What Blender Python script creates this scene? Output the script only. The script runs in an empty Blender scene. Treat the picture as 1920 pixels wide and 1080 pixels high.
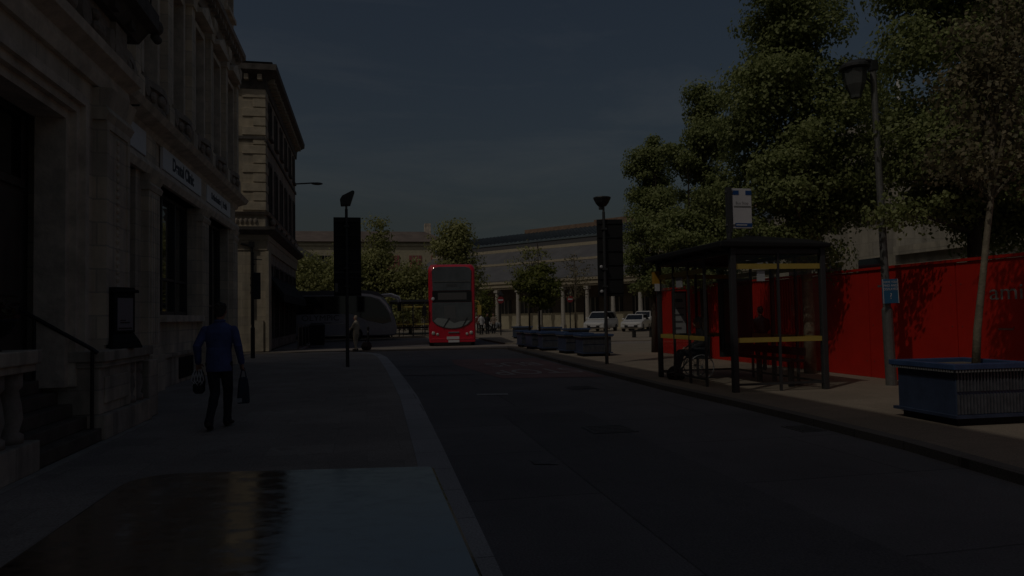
import bpy, bmesh, math, random
import numpy as np
from mathutils import Vector, Matrix
S = bpy.context.scene
COL = S.collection
PI = math.pi
R = math.radians
rnd = random.Random(7)
nrg = np.random.default_rng(11)

# ---------------------------------------------------------------- materials
MATS = {}
def nodes_of(m):
    nt = m.node_tree
    return nt, nt.nodes, nt.links
def mat(name, col, rough=.6, metal=0., var=.0, vscale=4., bump=0., bscale=30., spec=.5, coat=0., ior=1.5):
    if name in MATS: return MATS[name]
    m = bpy.data.materials.new(name); m.use_nodes = True
    nt, N, L = nodes_of(m)
    b = N['Principled BSDF']
    b.inputs['Base Color'].default_value = (*col, 1)
    b.inputs['Roughness'].default_value = rough
    b.inputs['Metallic'].default_value = metal
    b.inputs['Specular IOR Level'].default_value = spec
    b.inputs['IOR'].default_value = ior
    b.inputs['Coat Weight'].default_value = coat
    tc = N.new('ShaderNodeTexCoord')
    if var > 0:
        n1 = N.new('ShaderNodeTexNoise'); n1.inputs['Scale'].default_value = vscale; n1.inputs['Detail'].default_value = 6
        n1.inputs['Roughness'].default_value = .65
        L.new(tc.outputs['Object'], n1.inputs['Vector'])
        mr = N.new('ShaderNodeMapRange'); mr.inputs['From Min'].default_value = .3; mr.inputs['From Max'].default_value = .7
        mr.inputs['To Min'].default_value = 1-var; mr.inputs['To Max'].default_value = 1+var
        L.new(n1.outputs['Fac'], mr.inputs['Value'])
        mx = N.new('ShaderNodeVectorMath'); mx.operation = 'SCALE'; mx.inputs[0].default_value = col
        L.new(mr.outputs['Result'], mx.inputs['Scale']); L.new(mx.outputs['Vector'], b.inputs['Base Color'])
    if bump > 0:
        n2 = N.new('ShaderNodeTexNoise'); n2.inputs['Scale'].default_value = bscale; n2.inputs['Detail'].default_value = 5
        L.new(tc.outputs['Object'], n2.inputs['Vector'])
        bp = N.new('ShaderNodeBump'); bp.inputs['Strength'].default_value = bump; bp.inputs['Distance'].default_value = .02
        L.new(n2.outputs['Fac'], bp.inputs['Height']); L.new(bp.outputs['Normal'], b.inputs['Normal'])
    MATS[name] = m
    return m

def stone_mat(name, col, bw=.9, bh=.32, mortar=.75, var=.25, streak=.3, joint=.012):
    m = bpy.data.materials.new(name); m.use_nodes = True
    nt, N, L = nodes_of(m); b = N['Principled BSDF']; b.inputs['Roughness'].default_value = .85
    tc = N.new('ShaderNodeTexCoord'); sx = N.new('ShaderNodeSeparateXYZ'); L.new(tc.outputs['Object'], sx.inputs[0])
    ad = N.new('ShaderNodeMath'); ad.operation = 'ADD'; L.new(sx.outputs['X'], ad.inputs[0]); L.new(sx.outputs['Y'], ad.inputs[1])
    cb = N.new('ShaderNodeCombineXYZ'); L.new(ad.outputs[0], cb.inputs['X']); L.new(sx.outputs['Z'], cb.inputs['Y'])
    br = N.new('ShaderNodeTexBrick'); br.inputs['Scale'].default_value = 1; br.inputs['Brick Width'].default_value = bw
    br.inputs['Row Height'].default_value = bh; br.inputs['Mortar Size'].default_value = joint; br.inputs['Bias'].default_value = 0
    br.inputs['Color1'].default_value = (.86,.86,.86,1); br.inputs['Color2'].default_value = (1.1,1.07,1.0,1); br.inputs['Mortar'].default_value = (mortar,mortar,mortar,1)
    L.new(cb.outputs[0], br.inputs['Vector'])
    n1 = N.new('ShaderNodeTexNoise'); n1.inputs['Scale'].default_value = 1.3; n1.inputs['Detail'].default_value = 8; n1.inputs['Roughness'].default_value = .7
    L.new(tc.outputs['Object'], n1.inputs['Vector'])
    mp = N.new('ShaderNodeMapping'); mp.inputs['Scale'].default_value = (3,3,.25); L.new(tc.outputs['Object'], mp.inputs[0])
    n2 = N.new('ShaderNodeTexNoise'); n2.inputs['Scale'].default_value = 1.; n2.inputs['Detail'].default_value = 5; L.new(mp.outputs[0], n2.inputs['Vector'])
    r1 = N.new('ShaderNodeMapRange'); r1.inputs['From Min'].default_value=.3; r1.inputs['From Max'].default_value=.7; r1.inputs['To Min'].default_value=1-var; r1.inputs['To Max'].default_value=1+var; L.new(n1.outputs['Fac'], r1.inputs['Value'])
    r2 = N.new('ShaderNodeMapRange'); r2.inputs['From Min'].default_value=.45; r2.inputs['From Max'].default_value=.7; r2.inputs['To Min'].default_value=1; r2.inputs['To Max'].default_value=1-streak; L.new(n2.outputs['Fac'], r2.inputs['Value'])
    mu = N.new('ShaderNodeMath'); mu.operation='MULTIPLY'; L.new(r1.outputs[0], mu.inputs[0]); L.new(r2.outputs[0], mu.inputs[1])
    v1 = N.new('ShaderNodeVectorMath'); v1.operation='MULTIPLY'; v1.inputs[0].default_value = col; L.new(br.outputs['Color'], v1.inputs[1])
    v2 = N.new('ShaderNodeVectorMath'); v2.operation='SCALE'; L.new(v1.outputs[0], v2.inputs[0]); L.new(mu.outputs[0], v2.inputs['Scale'])
    L.new(v2.outputs[0], b.inputs['Base Color'])
    bp = N.new('ShaderNodeBump'); bp.inputs['Strength'].default_value=.5; bp.inputs['Distance'].default_value=.02
    L.new(mu.outputs[0], bp.inputs['Height']); L.new(bp.outputs[0], b.inputs['Normal'])
    MATS[name] = m; return m

def ground_mat(name, col, tile=None, var=.2, spots=.0, bump=.3, rough=.85, joint=.9, patch=0., spec=.5):
    m = bpy.data.materials.new(name); m.use_nodes = True
    nt, N, L = nodes_of(m); b = N['Principled BSDF']; b.inputs['Roughness'].default_value = rough
    b.inputs['Specular IOR Level'].default_value = spec
    tc = N.new('ShaderNodeTexCoord')
    n1 = N.new('ShaderNodeTexNoise'); n1.inputs['Scale'].default_value=.55; n1.inputs['Detail'].default_value=8; n1.inputs['Roughness'].default_value=.65; L.new(tc.outputs['Object'], n1.inputs['Vector'])
    n2 = N.new('ShaderNodeTexNoise'); n2.inputs['Scale'].default_value=60; n2.inputs['Detail'].default_value=3; L.new(tc.outputs['Object'], n2.inputs['Vector'])
    r1 = N.new('ShaderNodeMapRange'); r1.inputs['From Min'].default_value=.3; r1.inputs['From Max'].default_value=.7; r1.inputs['To Min'].default_value=1-var; r1.inputs['To Max'].default_value=1+var; L.new(n1.outputs['Fac'], r1.inputs['Value'])
    r2 = N.new('ShaderNodeMapRange'); r2.inputs['From Min'].default_value=.3; r2.inputs['From Max'].default_value=.7; r2.inputs['To Min'].default_value=.72; r2.inputs['To Max'].default_value=1.28; L.new(n2.outputs['Fac'], r2.inputs['Value'])
    mu = N.new('ShaderNodeMath'); mu.operation='MULTIPLY'; L.new(r1.outputs[0], mu.inputs[0]); L.new(r2.outputs[0], mu.inputs[1])
    last = mu.outputs[0]
    if spots > 0:
        n3 = N.new('ShaderNodeTexNoise'); n3.inputs['Scale'].default_value=2.2; n3.inputs['Detail'].default_value=3; L.new(tc.outputs['Object'], n3.inputs['Vector'])
        r3 = N.new('ShaderNodeMapRange'); r3.inputs['From Min'].default_value=.6; r3.inputs['From Max'].default_value=.68; r3.inputs['To Min'].default_value=1; r3.inputs['To Max'].default_value=1-spots; L.new(n3.outputs['Fac'], r3.inputs['Value'])
        m3 = N.new('ShaderNodeMath'); m3.operation='MULTIPLY'; L.new(last, m3.inputs[0]); L.new(r3.outputs[0], m3.inputs[1]); last = m3.outputs[0]
    if patch > 0:
        br = N.new('ShaderNodeTexBrick'); br.inputs['Scale'].default_value=1; br.inputs['Brick Width'].default_value=5.3; br.inputs['Row Height'].default_value=2.1; br.inputs['Mortar Size'].default_value=.012
        br.inputs['Color1'].default_value=(1-patch,)*3+(1,); br.inputs['Color2'].default_value=(1+patch,)*3+(1,); br.inputs['Mortar'].default_value=(.55,.55,.55,1)
        nz = N.new('ShaderNodeVectorMath'); nz.operation='MULTIPLY_ADD'; nz.inputs[1].default_value=(.12,.12,0)
        L.new(n1.outputs['Color'], nz.inputs[0]); L.new(tc.outputs['Object'], nz.inputs[2]); L.new(nz.outputs[0], br.inputs['Vector'])
        m3 = N.new('ShaderNodeMath'); m3.operation='MULTIPLY'; L.new(last, m3.inputs[0]); L.new(br.outputs['Color'], m3.inputs[1]); last = m3.outputs[0]
    if tile:
        br = N.new('ShaderNodeTexBrick'); br.inputs['Scale'].default_value=1; br.inputs['Brick Width'].default_value=tile[0]; br.inputs['Row Height'].default_value=tile[1]; br.inputs['Mortar Size'].default_value=.008
        br.inputs['Color1'].default_value=(.9,.9,.9,1); br.inputs['Color2'].default_value=(1.08,1.08,1.08,1); br.inputs['Mortar'].default_value=(joint,)*3+(1,)
        L.new(tc.outputs['Object'], br.inputs['Vector'])
        m3 = N.new('ShaderNodeMath'); m3.operation='MULTIPLY'; L.new(last, m3.inputs[0]); L.new(br.outputs['Color'], m3.inputs[1]); last = m3.outputs[0]
    v = N.new('ShaderNodeVectorMath'); v.operation='SCALE'; v.inputs[0].default_value=col; L.new(last, v.inputs['Scale']); L.new(v.outputs[0], b.inputs['Base Color'])
    bp = N.new('ShaderNodeBump'); bp.inputs['Strength'].default_value=bump; bp.inputs['Distance'].default_value=.01
    L.new(last, bp.inputs['Height']); L.new(bp.outputs[0], b.inputs['Normal'])
    MATS[name]=m; return m

def leaf_mat(name, c1, c2, c3, trans=.3):
    m = bpy.data.materials.new(name); m.use_nodes=True
    nt,N,L = nodes_of(m); b=N['Principled BSDF']; out=N['Material Output']
    g=N.new('ShaderNodeNewGeometry'); cr=N.new('ShaderNodeValToRGB')
    e=cr.color_ramp.elements; e[0].color=(*c1,1); e[1].color=(*c3,1); k=e.new(.55); k.color=(*c2,1)
    L.new(g.outputs['Random Per Island'], cr.inputs['Fac']); L.new(cr.outputs['Color'], b.inputs['Base Color'])
    b.inputs['Roughness'].default_value=.55; b.inputs['Specular IOR Level'].default_value=.3
    t=N.new('ShaderNodeBsdfTranslucent'); L.new(cr.outputs['Color'], t.inputs['Color'])
    mx=N.new('ShaderNodeMixShader'); mx.inputs['Fac'].default_value=trans+.12
    L.new(b.outputs[0], mx.inputs[1]); L.new(t.outputs[0], mx.inputs[2]); L.new(mx.outputs[0], out.inputs['Surface'])
    MATS[name]=m; return m

def clear_glass(name, tint=(.9,.93,.92), refl=1.0, haze=.0):
    m = bpy.data.materials.new(name); m.use_nodes=True
    nt,N,L=nodes_of(m); N.remove(N['Principled BSDF']); out=N['Material Output']
    t=N.new('ShaderNodeBsdfTransparent'); t.inputs['Color'].default_value=(*tint,1)
    gl=N.new('ShaderNodeBsdfGlossy'); gl.inputs['Roughness'].default_value=.03; gl.inputs['Color'].default_value=(refl,refl,refl,1)
    f=N.new('ShaderNodeLayerWeight'); f.inputs['Blend'].default_value=.5
    pw=N.new('ShaderNodeMath'); pw.operation='POWER'; pw.inputs[1].default_value=4.; L.new(f.outputs['Facing'],pw.inputs[0])
    ma=N.new('ShaderNodeMath'); ma.operation='MULTIPLY_ADD'; ma.inputs[1].default_value=.45; ma.inputs[2].default_value=.025; L.new(pw.outputs[0],ma.inputs[0])
    mx=N.new('ShaderNodeMixShader'); L.new(ma.outputs[0], mx.inputs['Fac']); L.new(t.outputs[0], mx.inputs[1]); L.new(gl.outputs[0], mx.inputs[2])
    L.new(mx.outputs[0], out.inputs['Surface']); MATS[name]=m; return m

STONE = stone_mat('weathered_stone', (.70,.61,.50))
STONE_D = stone_mat('sooty_stone', (.56,.49,.41), var=.35, streak=.45)
STONE_T = mat('stone_trim', (.68,.585,.475), .8, var=.3, vscale=3, bump=.4, bscale=18)
STONE_TD = mat('stone_trim_dirty', (.34,.29,.245), .85, var=.4, vscale=2.5, bump=.5, bscale=14)
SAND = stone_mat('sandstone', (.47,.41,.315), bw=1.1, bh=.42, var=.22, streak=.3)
SAND_T = mat('sandstone_trim', (.45,.39,.29), .8, var=.25, vscale=2.5, bump=.3)
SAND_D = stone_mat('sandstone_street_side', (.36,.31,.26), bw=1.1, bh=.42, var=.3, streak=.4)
SOOT = mat('soot_black_stone', (.11,.098,.088), .85, var=.4, vscale=3, bump=.4)
ASPH = ground_mat('asphalt', (.155,.15,.155), var=.22, spots=.15, bump=.5, patch=.06, rough=.8)
ASPH2P = ground_mat('asphalt_patch', (.125,.122,.126), var=.2, spots=.15, bump=.5, rough=.8)
ASPH2 = ground_mat('asphalt_dark', (.042,.043,.047), var=.25, spots=.2, bump=.4)
PAVE = ground_mat('plaza_paving', (.265,.222,.17), tile=(.9,.6), var=.12, spots=.1, bump=.2, joint=.8)
PAVEL = ground_mat('pavement_slabs', (.315,.285,.26), tile=(.75,.6), var=.2, spots=.2, bump=.2, joint=.85)
KERB = ground_mat('granite_kerb', (.40,.405,.42), tile=(.9,.9), var=.15, bump=.2, joint=.5)
TABLE = ground_mat('raised_crossing', (.25,.215,.185), tile=(.3,.15), var=.15, bump=.2)
REDSURF = ground_mat('red_surfacing', (.245,.150,.145), var=.25, bump=.4)
PAINTW = mat('road_paint', (.38,.38,.38), .7, var=.35, vscale=9)
PAINTF = mat('faded_road_paint', (.14,.14,.145), .8, var=.4, vscale=8)
BLACK = mat('black_paint', (.014,.014,.016), .45, var=.2)
BLACKM = mat('matt_black', (.008,.008,.009), .7, var=.2)
CHAR = mat('charcoal_metal', (.045,.047,.05), .45, var=.15)
GREYM = mat('grey_galvanised', (.17,.17,.165), .5, metal=.3, var=.2, vscale=10)
WHITE = mat('white_paint', (.72,.72,.70), .4, var=.06)
SIGNW = mat('white_sign_board', (.60,.60,.62), .5, var=.05)
NAVY = mat('navy_lettering', (.01,.012,.035), .5)
GLASSD = mat('dark_window_glass', (.012,.014,.016), .04, spec=1.0, var=.3, vscale=1.2)
GLASSB = mat('bus_window_glass', (.075,.085,.095), .06, spec=.9, var=.35, vscale=1.4)
PANE = clear_glass('clear_glass',(.97,.98,.975),.8)
YEL = mat('yellow_band', (.50,.37,.08), .5, var=.1)
YEL2 = mat('dull_yellow_band', (.60,.46,.12), .5, var=.1)
RED = mat('hoarding_red', (.55,.017,.006), .55, var=.14, vscale=1.1, bump=.12, bscale=3)
REDB = mat('bus_red', (.62,.016,.040), .25, var=.06, coat=.5)
RUBBER = mat('rubber', (.012,.012,.012), .8)
CHROME = mat('bright_metal', (.6,.6,.6), .25, metal=1)
LAMPG = mat('headlight_glass', (.55,.55,.52), .15, spec=.8)
PBLUE = mat('planter_blue', (.042,.062,.115), .45, var=.25, vscale=5, bump=.1)
PBLUED = mat('planter_blue_slats', (.022,.034,.066), .5, var=.25, vscale=5)
PBLUER = mat('planter_rim_blue', (.045,.085,.19), .45, var=.2)
SOIL = mat('soil', (.16,.13,.10), .95, var=.3, vscale=12, bump=.6)
BARK = mat('pale_bark', (.22,.185,.13), .85, var=.35, vscale=9, bump=.5)
BARKD = mat('dark_bark', (.07,.055,.042), .9, var=.3, vscale=9, bump=.5)
SILV = mat('coach_silver', (.31,.33,.36), .3, metal=.0, var=.12, coat=.3)
CARW = mat('white_car_paint', (.55,.55,.54), .25, var=.04, coat=.4)
SIGNBLUE = mat('sign_blue', (.03,.17,.33), .45, var=.06)
FLAGBLUE = mat('flag_blue', (.01,.07,.25), .45)
TXT = mat('white_lettering', (.62,.62,.62), .5)
TXTD = mat('dim_white_lettering', (.32,.29,.29), .6)
SKIN = mat('skin', (.38,.20,.14), .55, var=.1)
SHIRT = mat('blue_shirt', (.075,.10,.27), .8, var=.25, vscale=6, bump=.4, bscale=9)
JEANS = mat('dark_jeans', (.025,.028,.04), .85, var=.25, vscale=12)
SHOE = mat('black_shoe', (.010,.009,.009), .5)
HAIRG = mat('greying_hair', (.055,.048,.042), .8, var=.4, vscale=30, bump=.6, bscale=60)
HAIRD = mat('dark_hair', (.02,.016,.013), .8, var=.3, vscale=30)
CREAM = mat('cream_cloth', (.46,.40,.30), .85, var=.1, vscale=8, bump=.3, bscale=10)
DKCLOTH = mat('black_cloth', (.012,.012,.014), .85, var=.2, vscale=9, bump=.3, bscale=10)
WHCLOTH = mat('white_cloth', (.55,.55,.55), .85, var=.08)
BAGNAVY = mat('navy_bag', (.016,.026,.052), .6, var=.3, vscale=10, bump=.5, bscale=14)
BRN = mat('brown_timber_door', (.13,.11,.095), .55, var=.3, vscale=4)
ROOFG = mat('slate_roof', (.10,.10,.105), .7, var=.2, vscale=2)
ROOFP = mat('station_roof_panel', (.118,.116,.118), .6, var=.2, vscale=.8)
ROOFB = mat('glazed_train_shed_roof', (.09,.115,.13), .35, var=.2, vscale=.6)
BROWNT = mat('brown_timber_trim', (.19,.125,.085), .8, var=.3, vscale=2)
CREAMW = mat('cream_render', (.42,.375,.26), .8, var=.15, vscale=1.2)
STBROWN = mat('station_brown_wall', (.17,.135,.105), .8, var=.2, vscale=1)
STBEAM = mat('station_beam_cream', (.36,.31,.22), .7, var=.15)
PALE = mat('pale_column', (.42,.39,.34), .7, var=.1)
PINKBR = mat('red_window_infill', (.30,.10,.09), .7, var=.15)
PALEW = stone_mat('pale_building_wall', (.40,.37,.31), bw=1.2, bh=.5)
LEAF_M = leaf_mat('maple_leaves', (.16,.195,.07), (.275,.32,.115), (.38,.415,.18))
LEAF_F = leaf_mat('lime_leaves', (.20,.21,.075), (.33,.34,.12), (.42,.42,.19))
LEAF_G = leaf_mat('bright_green_leaves', (.10,.12,.02), (.19,.21,.045), (.27,.28,.08))
LEAF_B = leaf_mat('bronze_leaves', (.13,.125,.07), (.235,.21,.115), (.33,.275,.16), .25)

# ---------------------------------------------------------------- mesh helpers
class MB:
    def __init__(s): s.v=[]; s.f=[]
    def add(s, vs, fs):
        o=len(s.v); s.v += [tuple(p) for p in vs]; s.f += [tuple(i+o for i in f) for f in fs]; return s
    def box(s,x0,x1,y0,y1,z0,z1):
        return s.add([(x0,y0,z0),(x1,y0,z0),(x1,y1,z0),(x0,y1,z0),(x0,y0,z1),(x1,y0,z1),(x1,y1,z1),(x0,y1,z1)],
              [(0,3,2,1),(4,5,6,7),(0,1,5,4),(1,2,6,5),(2,3,7,6),(3,0,4,7)])
    def prism(s,pts,a,b,axis='z'):
        n=len(pts)
        def P(p,h):
            return (p[0],p[1],h) if axis=='z' else ((p[0],h,p[1]) if axis=='y' else (h,p[0],p[1]))
        vs=[P(p,a) for p in pts]+[P(p,b) for p in pts]
        return s.add(vs,[tuple(range(n)),tuple(range(2*n-1,n-1,-1))]+[(i,(i+1)%n,n+(i+1)%n,n+i) for i in range(n)])
    def loft(s,rings,caps=True):
        n=len(rings[0]); vs=[p for r in rings for p in r]; fs=[]
        for k in range(len(rings)-1):
            for i in range(n):
                j=(i+1)%n; fs.append((k*n+i,k*n+j,(k+1)*n+j,(k+1)*n+i))
        if caps: fs += [tuple(range(n-1,-1,-1)), tuple(range((len(rings)-1)*n,len(rings)*n))]
        return s.add(vs,fs)
    def tube(s,pts,r,n=8,caps=True):
        pts=[Vector(p) for p in pts]; rs=r if isinstance(r,(list,tuple)) else [r]*len(pts); rings=[]
        prev=None
        for i,p in enumerate(pts):
            t=(pts[min(i+1,len(pts)-1)]-pts[max(i-1,0)]).normalized()
            a=Vector((0,0,1)) if abs(t.z)<.9 else Vector((1,0,0))
            if prev is not None: a=prev
            u=(a-t*a.dot(t)).normalized(); w=t.cross(u); prev=u
            rings.append([tuple(p+(u*math.cos(2*PI*k/n)+w*math.sin(2*PI*k/n))*rs[i]) for k in range(n)])
        return s.loft(rings,caps)
    def lathe(s,prof,c=(0,0,0),n=16,axis='z'):
        rings=[]
        for r,h in prof:
            ring=[]
            for k in range(n):
                a=2*PI*k/n; x,y=max(r,1e-4)*math.cos(a),max(r,1e-4)*math.sin(a)
                p=(x,y,h) if axis=='z' else ((h,x,y) if axis=='x' else (y,h,x))
                ring.append((p[0]+c[0],p[1]+c[1],p[2]+c[2]))
            rings.append(ring)
        return s.loft(rings)
    def ell(s,c,r,nu=12,nv=8):
        prof=[(math.sin(PI*k/nv),-math.cos(PI*k/nv)) for k in range(nv+1)]
        rings=[[(c[0]+r[0]*max(a,1e-3)*math.cos(2*PI*i/nu),c[1]+r[1]*max(a,1e-3)*math.sin(2*PI*i/nu),c[2]+r[2]*h) for i in range(nu)] for a,h in prof]
        return s.loft(rings)
    def sheet(s,pts,z):
        return s.add([(p[0],p[1],z) for p in pts],[tuple(range(len(pts)))])
    def build(s,name,material,parent=None,bevel=0.,smooth=False,world=False,seg=2):
        me=bpy.data.meshes.new(name); vs=s.v
        if world and parent is not None:
            t=parent
            while t.parent: t=t.parent
            l=t.location; vs=[(p[0]-l[0],p[1]-l[1],p[2]-l[2]) for p in vs]
        me.from_pydata(vs,[],s.f)
        bm=bmesh.new(); bm.from_mesh(me); bmesh.ops.recalc_face_normals(bm,faces=bm.faces); bm.to_mesh(me); bm.free()
        if smooth: me.polygons.foreach_set('use_smooth',[True]*len(me.polygons))
        me.materials.append(material)
        o=bpy.data.objects.new(name,me); COL.objects.link(o)
        if parent is not None: o.parent=parent
        if bevel>0:
            b=o.modifiers.new('Bevel','BEVEL'); b.width=bevel; b.segments=seg; b.limit_method='ANGLE'; b.angle_limit=R(40)
        if smooth:
            pass
        return o
def tag(o,label=None,cat=None,group=None,kind=None):
    if label: o['label']=label
    if cat: o['category']=cat
    if group: o['group']=group
    if kind: o['kind']=kind
    return o
def thing(name,label,cat,loc=(0,0,0),rz=0.,group=None,kind=None):
    o=bpy.data.objects.new(name,None); COL.objects.link(o); o.location=loc; o.rotation_euler=(0,0,rz); o.empty_display_size=.2
    return tag(o,label,cat,group,kind)
def copy_tree(o,parent=None):
    c=o.copy(); COL.objects.link(c); c.parent=parent
    for ch in list(o.children): copy_tree(ch,c)
    return c
def struct(name,mb,m,label=None):
    return tag(mb.build(name,m),label,None,None,'structure')
def text(name,body,size,m,parent,loc,rot,ext=.004,xs=1.,align='CENTER',bold=0.):
    c=bpy.data.curves.new(name,'FONT'); c.body=body; c.size=size; c.offset=bold*size; c.extrude=ext; c.align_x=align; c.align_y='CENTER'; c.space_line=.85
    t=bpy.data.objects.new(name,c); me=bpy.data.meshes.new_from_object(t); bpy.data.objects.remove(t); bpy.data.curves.remove(c)
    me.materials.append(m); o=bpy.data.objects.new(name,me); COL.objects.link(o)
    if parent is not None:
        o.parent=parent
    o.location=loc; o.rotation_euler=rot; o.scale=(xs,1,1); return o

# ---------------------------------------------------------------- camera
F_PX=1350.; RHO=R(1.0)
d=Vector((-274,-57,-F_PX)).normalized(); c_=(274*math.sin(RHO)-57*math.cos(RHO))/F_PX
u=Vector((-math.sin(RHO),math.cos(RHO),c_)).normalized(); r_=d.cross(u)
cam=bpy.data.cameras.new('camera'); co=bpy.data.objects.new('camera',cam); COL.objects.link(co)
M=Matrix((r_,d,u)).to_4x4(); M.translation=Vector((0,0,1.6)); co.matrix_world=M
cam.sensor_width=36; cam.lens=F_PX*36/1920; cam.clip_start=.05; cam.clip_end=6000
S.camera=co

# ---------------------------------------------------------------- light
ELEV=R(52); SUND=Vector((-.80,-.60,0)).normalized()   # direction towards the sun, on the ground
sv=Vector((SUND.x*math.cos(ELEV),SUND.y*math.cos(ELEV),math.sin(ELEV)))
sl=bpy.data.lights.new('sun','SUN'); sl.energy=3.9; sl.angle=R(.5); sl.color=(1,.93,.82)
so=bpy.data.objects.new('sun',sl); COL.objects.link(so); so.rotation_euler=(-sv).to_track_quat('-Z','Y').to_euler(); so.location=(-20,-20,40)
W=bpy.data.worlds.new('World'); S.world=W; W.use_nodes=True
wn,wl=W.node_tree.nodes,W.node_tree.links
bg=wn['Background']; bg.inputs['Strength'].default_value=.126
sky=wn.new('ShaderNodeTexSky'); sky.sky_type='NISHITA'; sky.sun_disc=False; sky.sun_elevation=ELEV
sky.sun_rotation=math.atan2(SUND.x,SUND.y); sky.air_density=1.3; sky.dust_density=5.0; sky.ozone_density=1.2
tch=wn.new('ShaderNodeTexCoord'); sph=wn.new('ShaderNodeSeparateXYZ'); wl.new(tch.outputs['Generated'],sph.inputs[0])
mxh=wn.new('ShaderNodeMath'); mxh.operation='MAXIMUM'; mxh.inputs[1].default_value=.13; wl.new(sph.outputs['Z'],mxh.inputs[0])
cbh=wn.new('ShaderNodeCombineXYZ'); wl.new(sph.outputs['X'],cbh.inputs['X']); wl.new(sph.outputs['Y'],cbh.inputs['Y']); wl.new(mxh.outputs[0],cbh.inputs['Z']); wl.new(cbh.outputs[0],sky.inputs['Vector'])
tcw=wn.new('ShaderNodeTexCoord'); mpw=wn.new('ShaderNodeMapping'); mpw.inputs['Rotation'].default_value=(0,.5,.6); mpw.inputs['Scale'].default_value=(1.2,5,9); wl.new(tcw.outputs['Generated'],mpw.inputs[0])
nzw=wn.new('ShaderNodeTexNoise'); nzw.inputs['Scale'].default_value=1.6; nzw.inputs['Detail'].default_value=7; nzw.inputs['Roughness'].default_value=.6; nzw.inputs['Distortion'].default_value=.4; wl.new(mpw.outputs[0],nzw.inputs['Vector'])
mrw=wn.new('ShaderNodeMapRange'); mrw.inputs['From Min'].default_value=.5; mrw.inputs['From Max'].default_value=.78; mrw.inputs['To Min'].default_value=0; mrw.inputs['To Max'].default_value=.62; wl.new(nzw.outputs['Fac'],mrw.inputs['Value'])
mxw=wn.new('ShaderNodeMix'); mxw.data_type='RGBA'; wl.new(mrw.outputs['Result'],mxw.inputs[0]); wl.new(sky.outputs[0],mxw.inputs[6])
bww=wn.new('ShaderNodeVectorMath'); bww.operation='MULTIPLY'; bww.inputs[1].default_value=(1.75,1.5,1.3); wl.new(sky.outputs[0],bww.inputs[0]); wl.new(bww.outputs[0],mxw.inputs[7])
wl.new(mxw.outputs[2],bg.inputs['Color'])
S.view_settings.view_transform='Standard'; S.view_settings.look='None'; S.view_settings.gamma=1
S.view_settings.exposure=-3.72
S.render.engine='CYCLES'; S.cycles.max_bounces=6; S.cycles.diffuse_bounces=3; S.cycles.transparent_max_bounces=12
S.cycles.use_denoising=True

# ---------------------------------------------------------------- ground, roads
RK=[(6.9,-14),(5.75,5.4),(5.98,7.2),(6.08,9.4),(6.1,11.2),(6.05,14),(6.15,17.8),(6.27,22.4),(6.45,27.7),(6.6,33.6)]
LK=[(.7,-14),(.7,2),(.76,4.2),(.85,8.2),(.95,13.8),(.9,21),(.78,28),(.55,31),(-.2,33),(-1.6,34)]
struct('ground',MB().sheet([(-3000,-3000),(3000,-3000),(3000,3000),(-3000,3000)],-.06),PAVE)
struct('road',MB().sheet([(-60,-14),(7.5,-14),(7.5,34),(60,34),(60,57),(-60,57)],0),ASPH)
mb=MB(); mb.prism([(-5.0,-14)]+LK+[(-5,34)],-.05,.096); struct('left_pavement',mb,PAVEL)
mb=MB()
def strip(mb,pts,w0,w1,z0,z1):
    n=len(pts)
    for i in range(n-1):
        a,b=Vector(pts[i]),Vector(pts[i+1]); 
        def nrm(k):
            t=(Vector(pts[min(k+1,n-1)])-Vector(pts[max(k-1,0)])).normalized(); return Vector((t.y,-t.x))
        na,nb=nrm(i),nrm(i+1)
        q=[a+na*w0,b+nb*w0,b+nb*w1,a+na*w1]
        mb.add([(p.x,p.y,z0) for p in q]+[(p.x,p.y,z1) for p in q],[(0,3,2,1),(4,5,6,7),(0,1,5,4),(2,3,7,6)]+([(3,0,4,7)] if i==0 else [])+([(1,2,6,5)] if i==n-2 else []))
    return mb
struct('left_kerb',strip(MB(),LK,-.33,.004,-.04,.1),KERB)
mb=MB(); mb.prism(RK+[(6.75,34.6),(60,34.6),(60,-14)],-.05,.096); struct('right_pavement',mb,PAVE)
struct('right_kerb',strip(MB(),RK,-.004,.2,-.04,.1),ground_mat('worn_kerb',(.15,.14,.125),tile=(.9,.9),var=.2,joint=.5))
mb=MB(); mb.prism([(-60,36.2),(-4.0,36.2),(6.6,34.4),(6.62,33.4),(60,33.4),(60,38.2),(6.8,38.6),(-3.0,38.4),(-60,38.4)],-.05,.06)
struct('raised_crossing',mb,TABLE)
mb=MB(); mb.prism([(-4.6,38.42),(-3.2,38.42),(-3.2,50.3),(-4.6,50.3)],-.05,.1); struct('side_pavement',mb,PAVEL)
mb=MB(); mb.prism([(7.6,38.62),(60,38.22),(60,140),(9.0,140),(8.4,60),(7.6,46)],-.05,.098); struct('station_forecourt',mb,PAVE)
mb=MB(); mb.prism([(-60,57.1),(6.8,57.1),(6.8,140),(-60,140)],-.05,.097); struct('far_pavement',mb,PAVE)
struct('red_road_surface',MB().sheet([(3.4,18.2),(6.0,17.6),(6.2,26.4),(3.1,26.8),(2.9,24)],.006),REDSURF)
mb=MB()
mb.sheet([(2.19,14.5),(2.81,14.36),(2.84,14.62),(2.22,14.76)],.009)
struct('white_road_dash',mb,PAINTW)
mb=MB()
for y in (23.9,20.1): mb.sheet([(.98,y),(2.9,y-.45),(2.9,y-.33),(.98,y+.12)],.009)
mb.sheet([(1.75,7.6),(2.0,7.5),(2.02,7.75),(1.77,7.85)],.009)
struct('bay_markings',mb,PAINTF)
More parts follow.
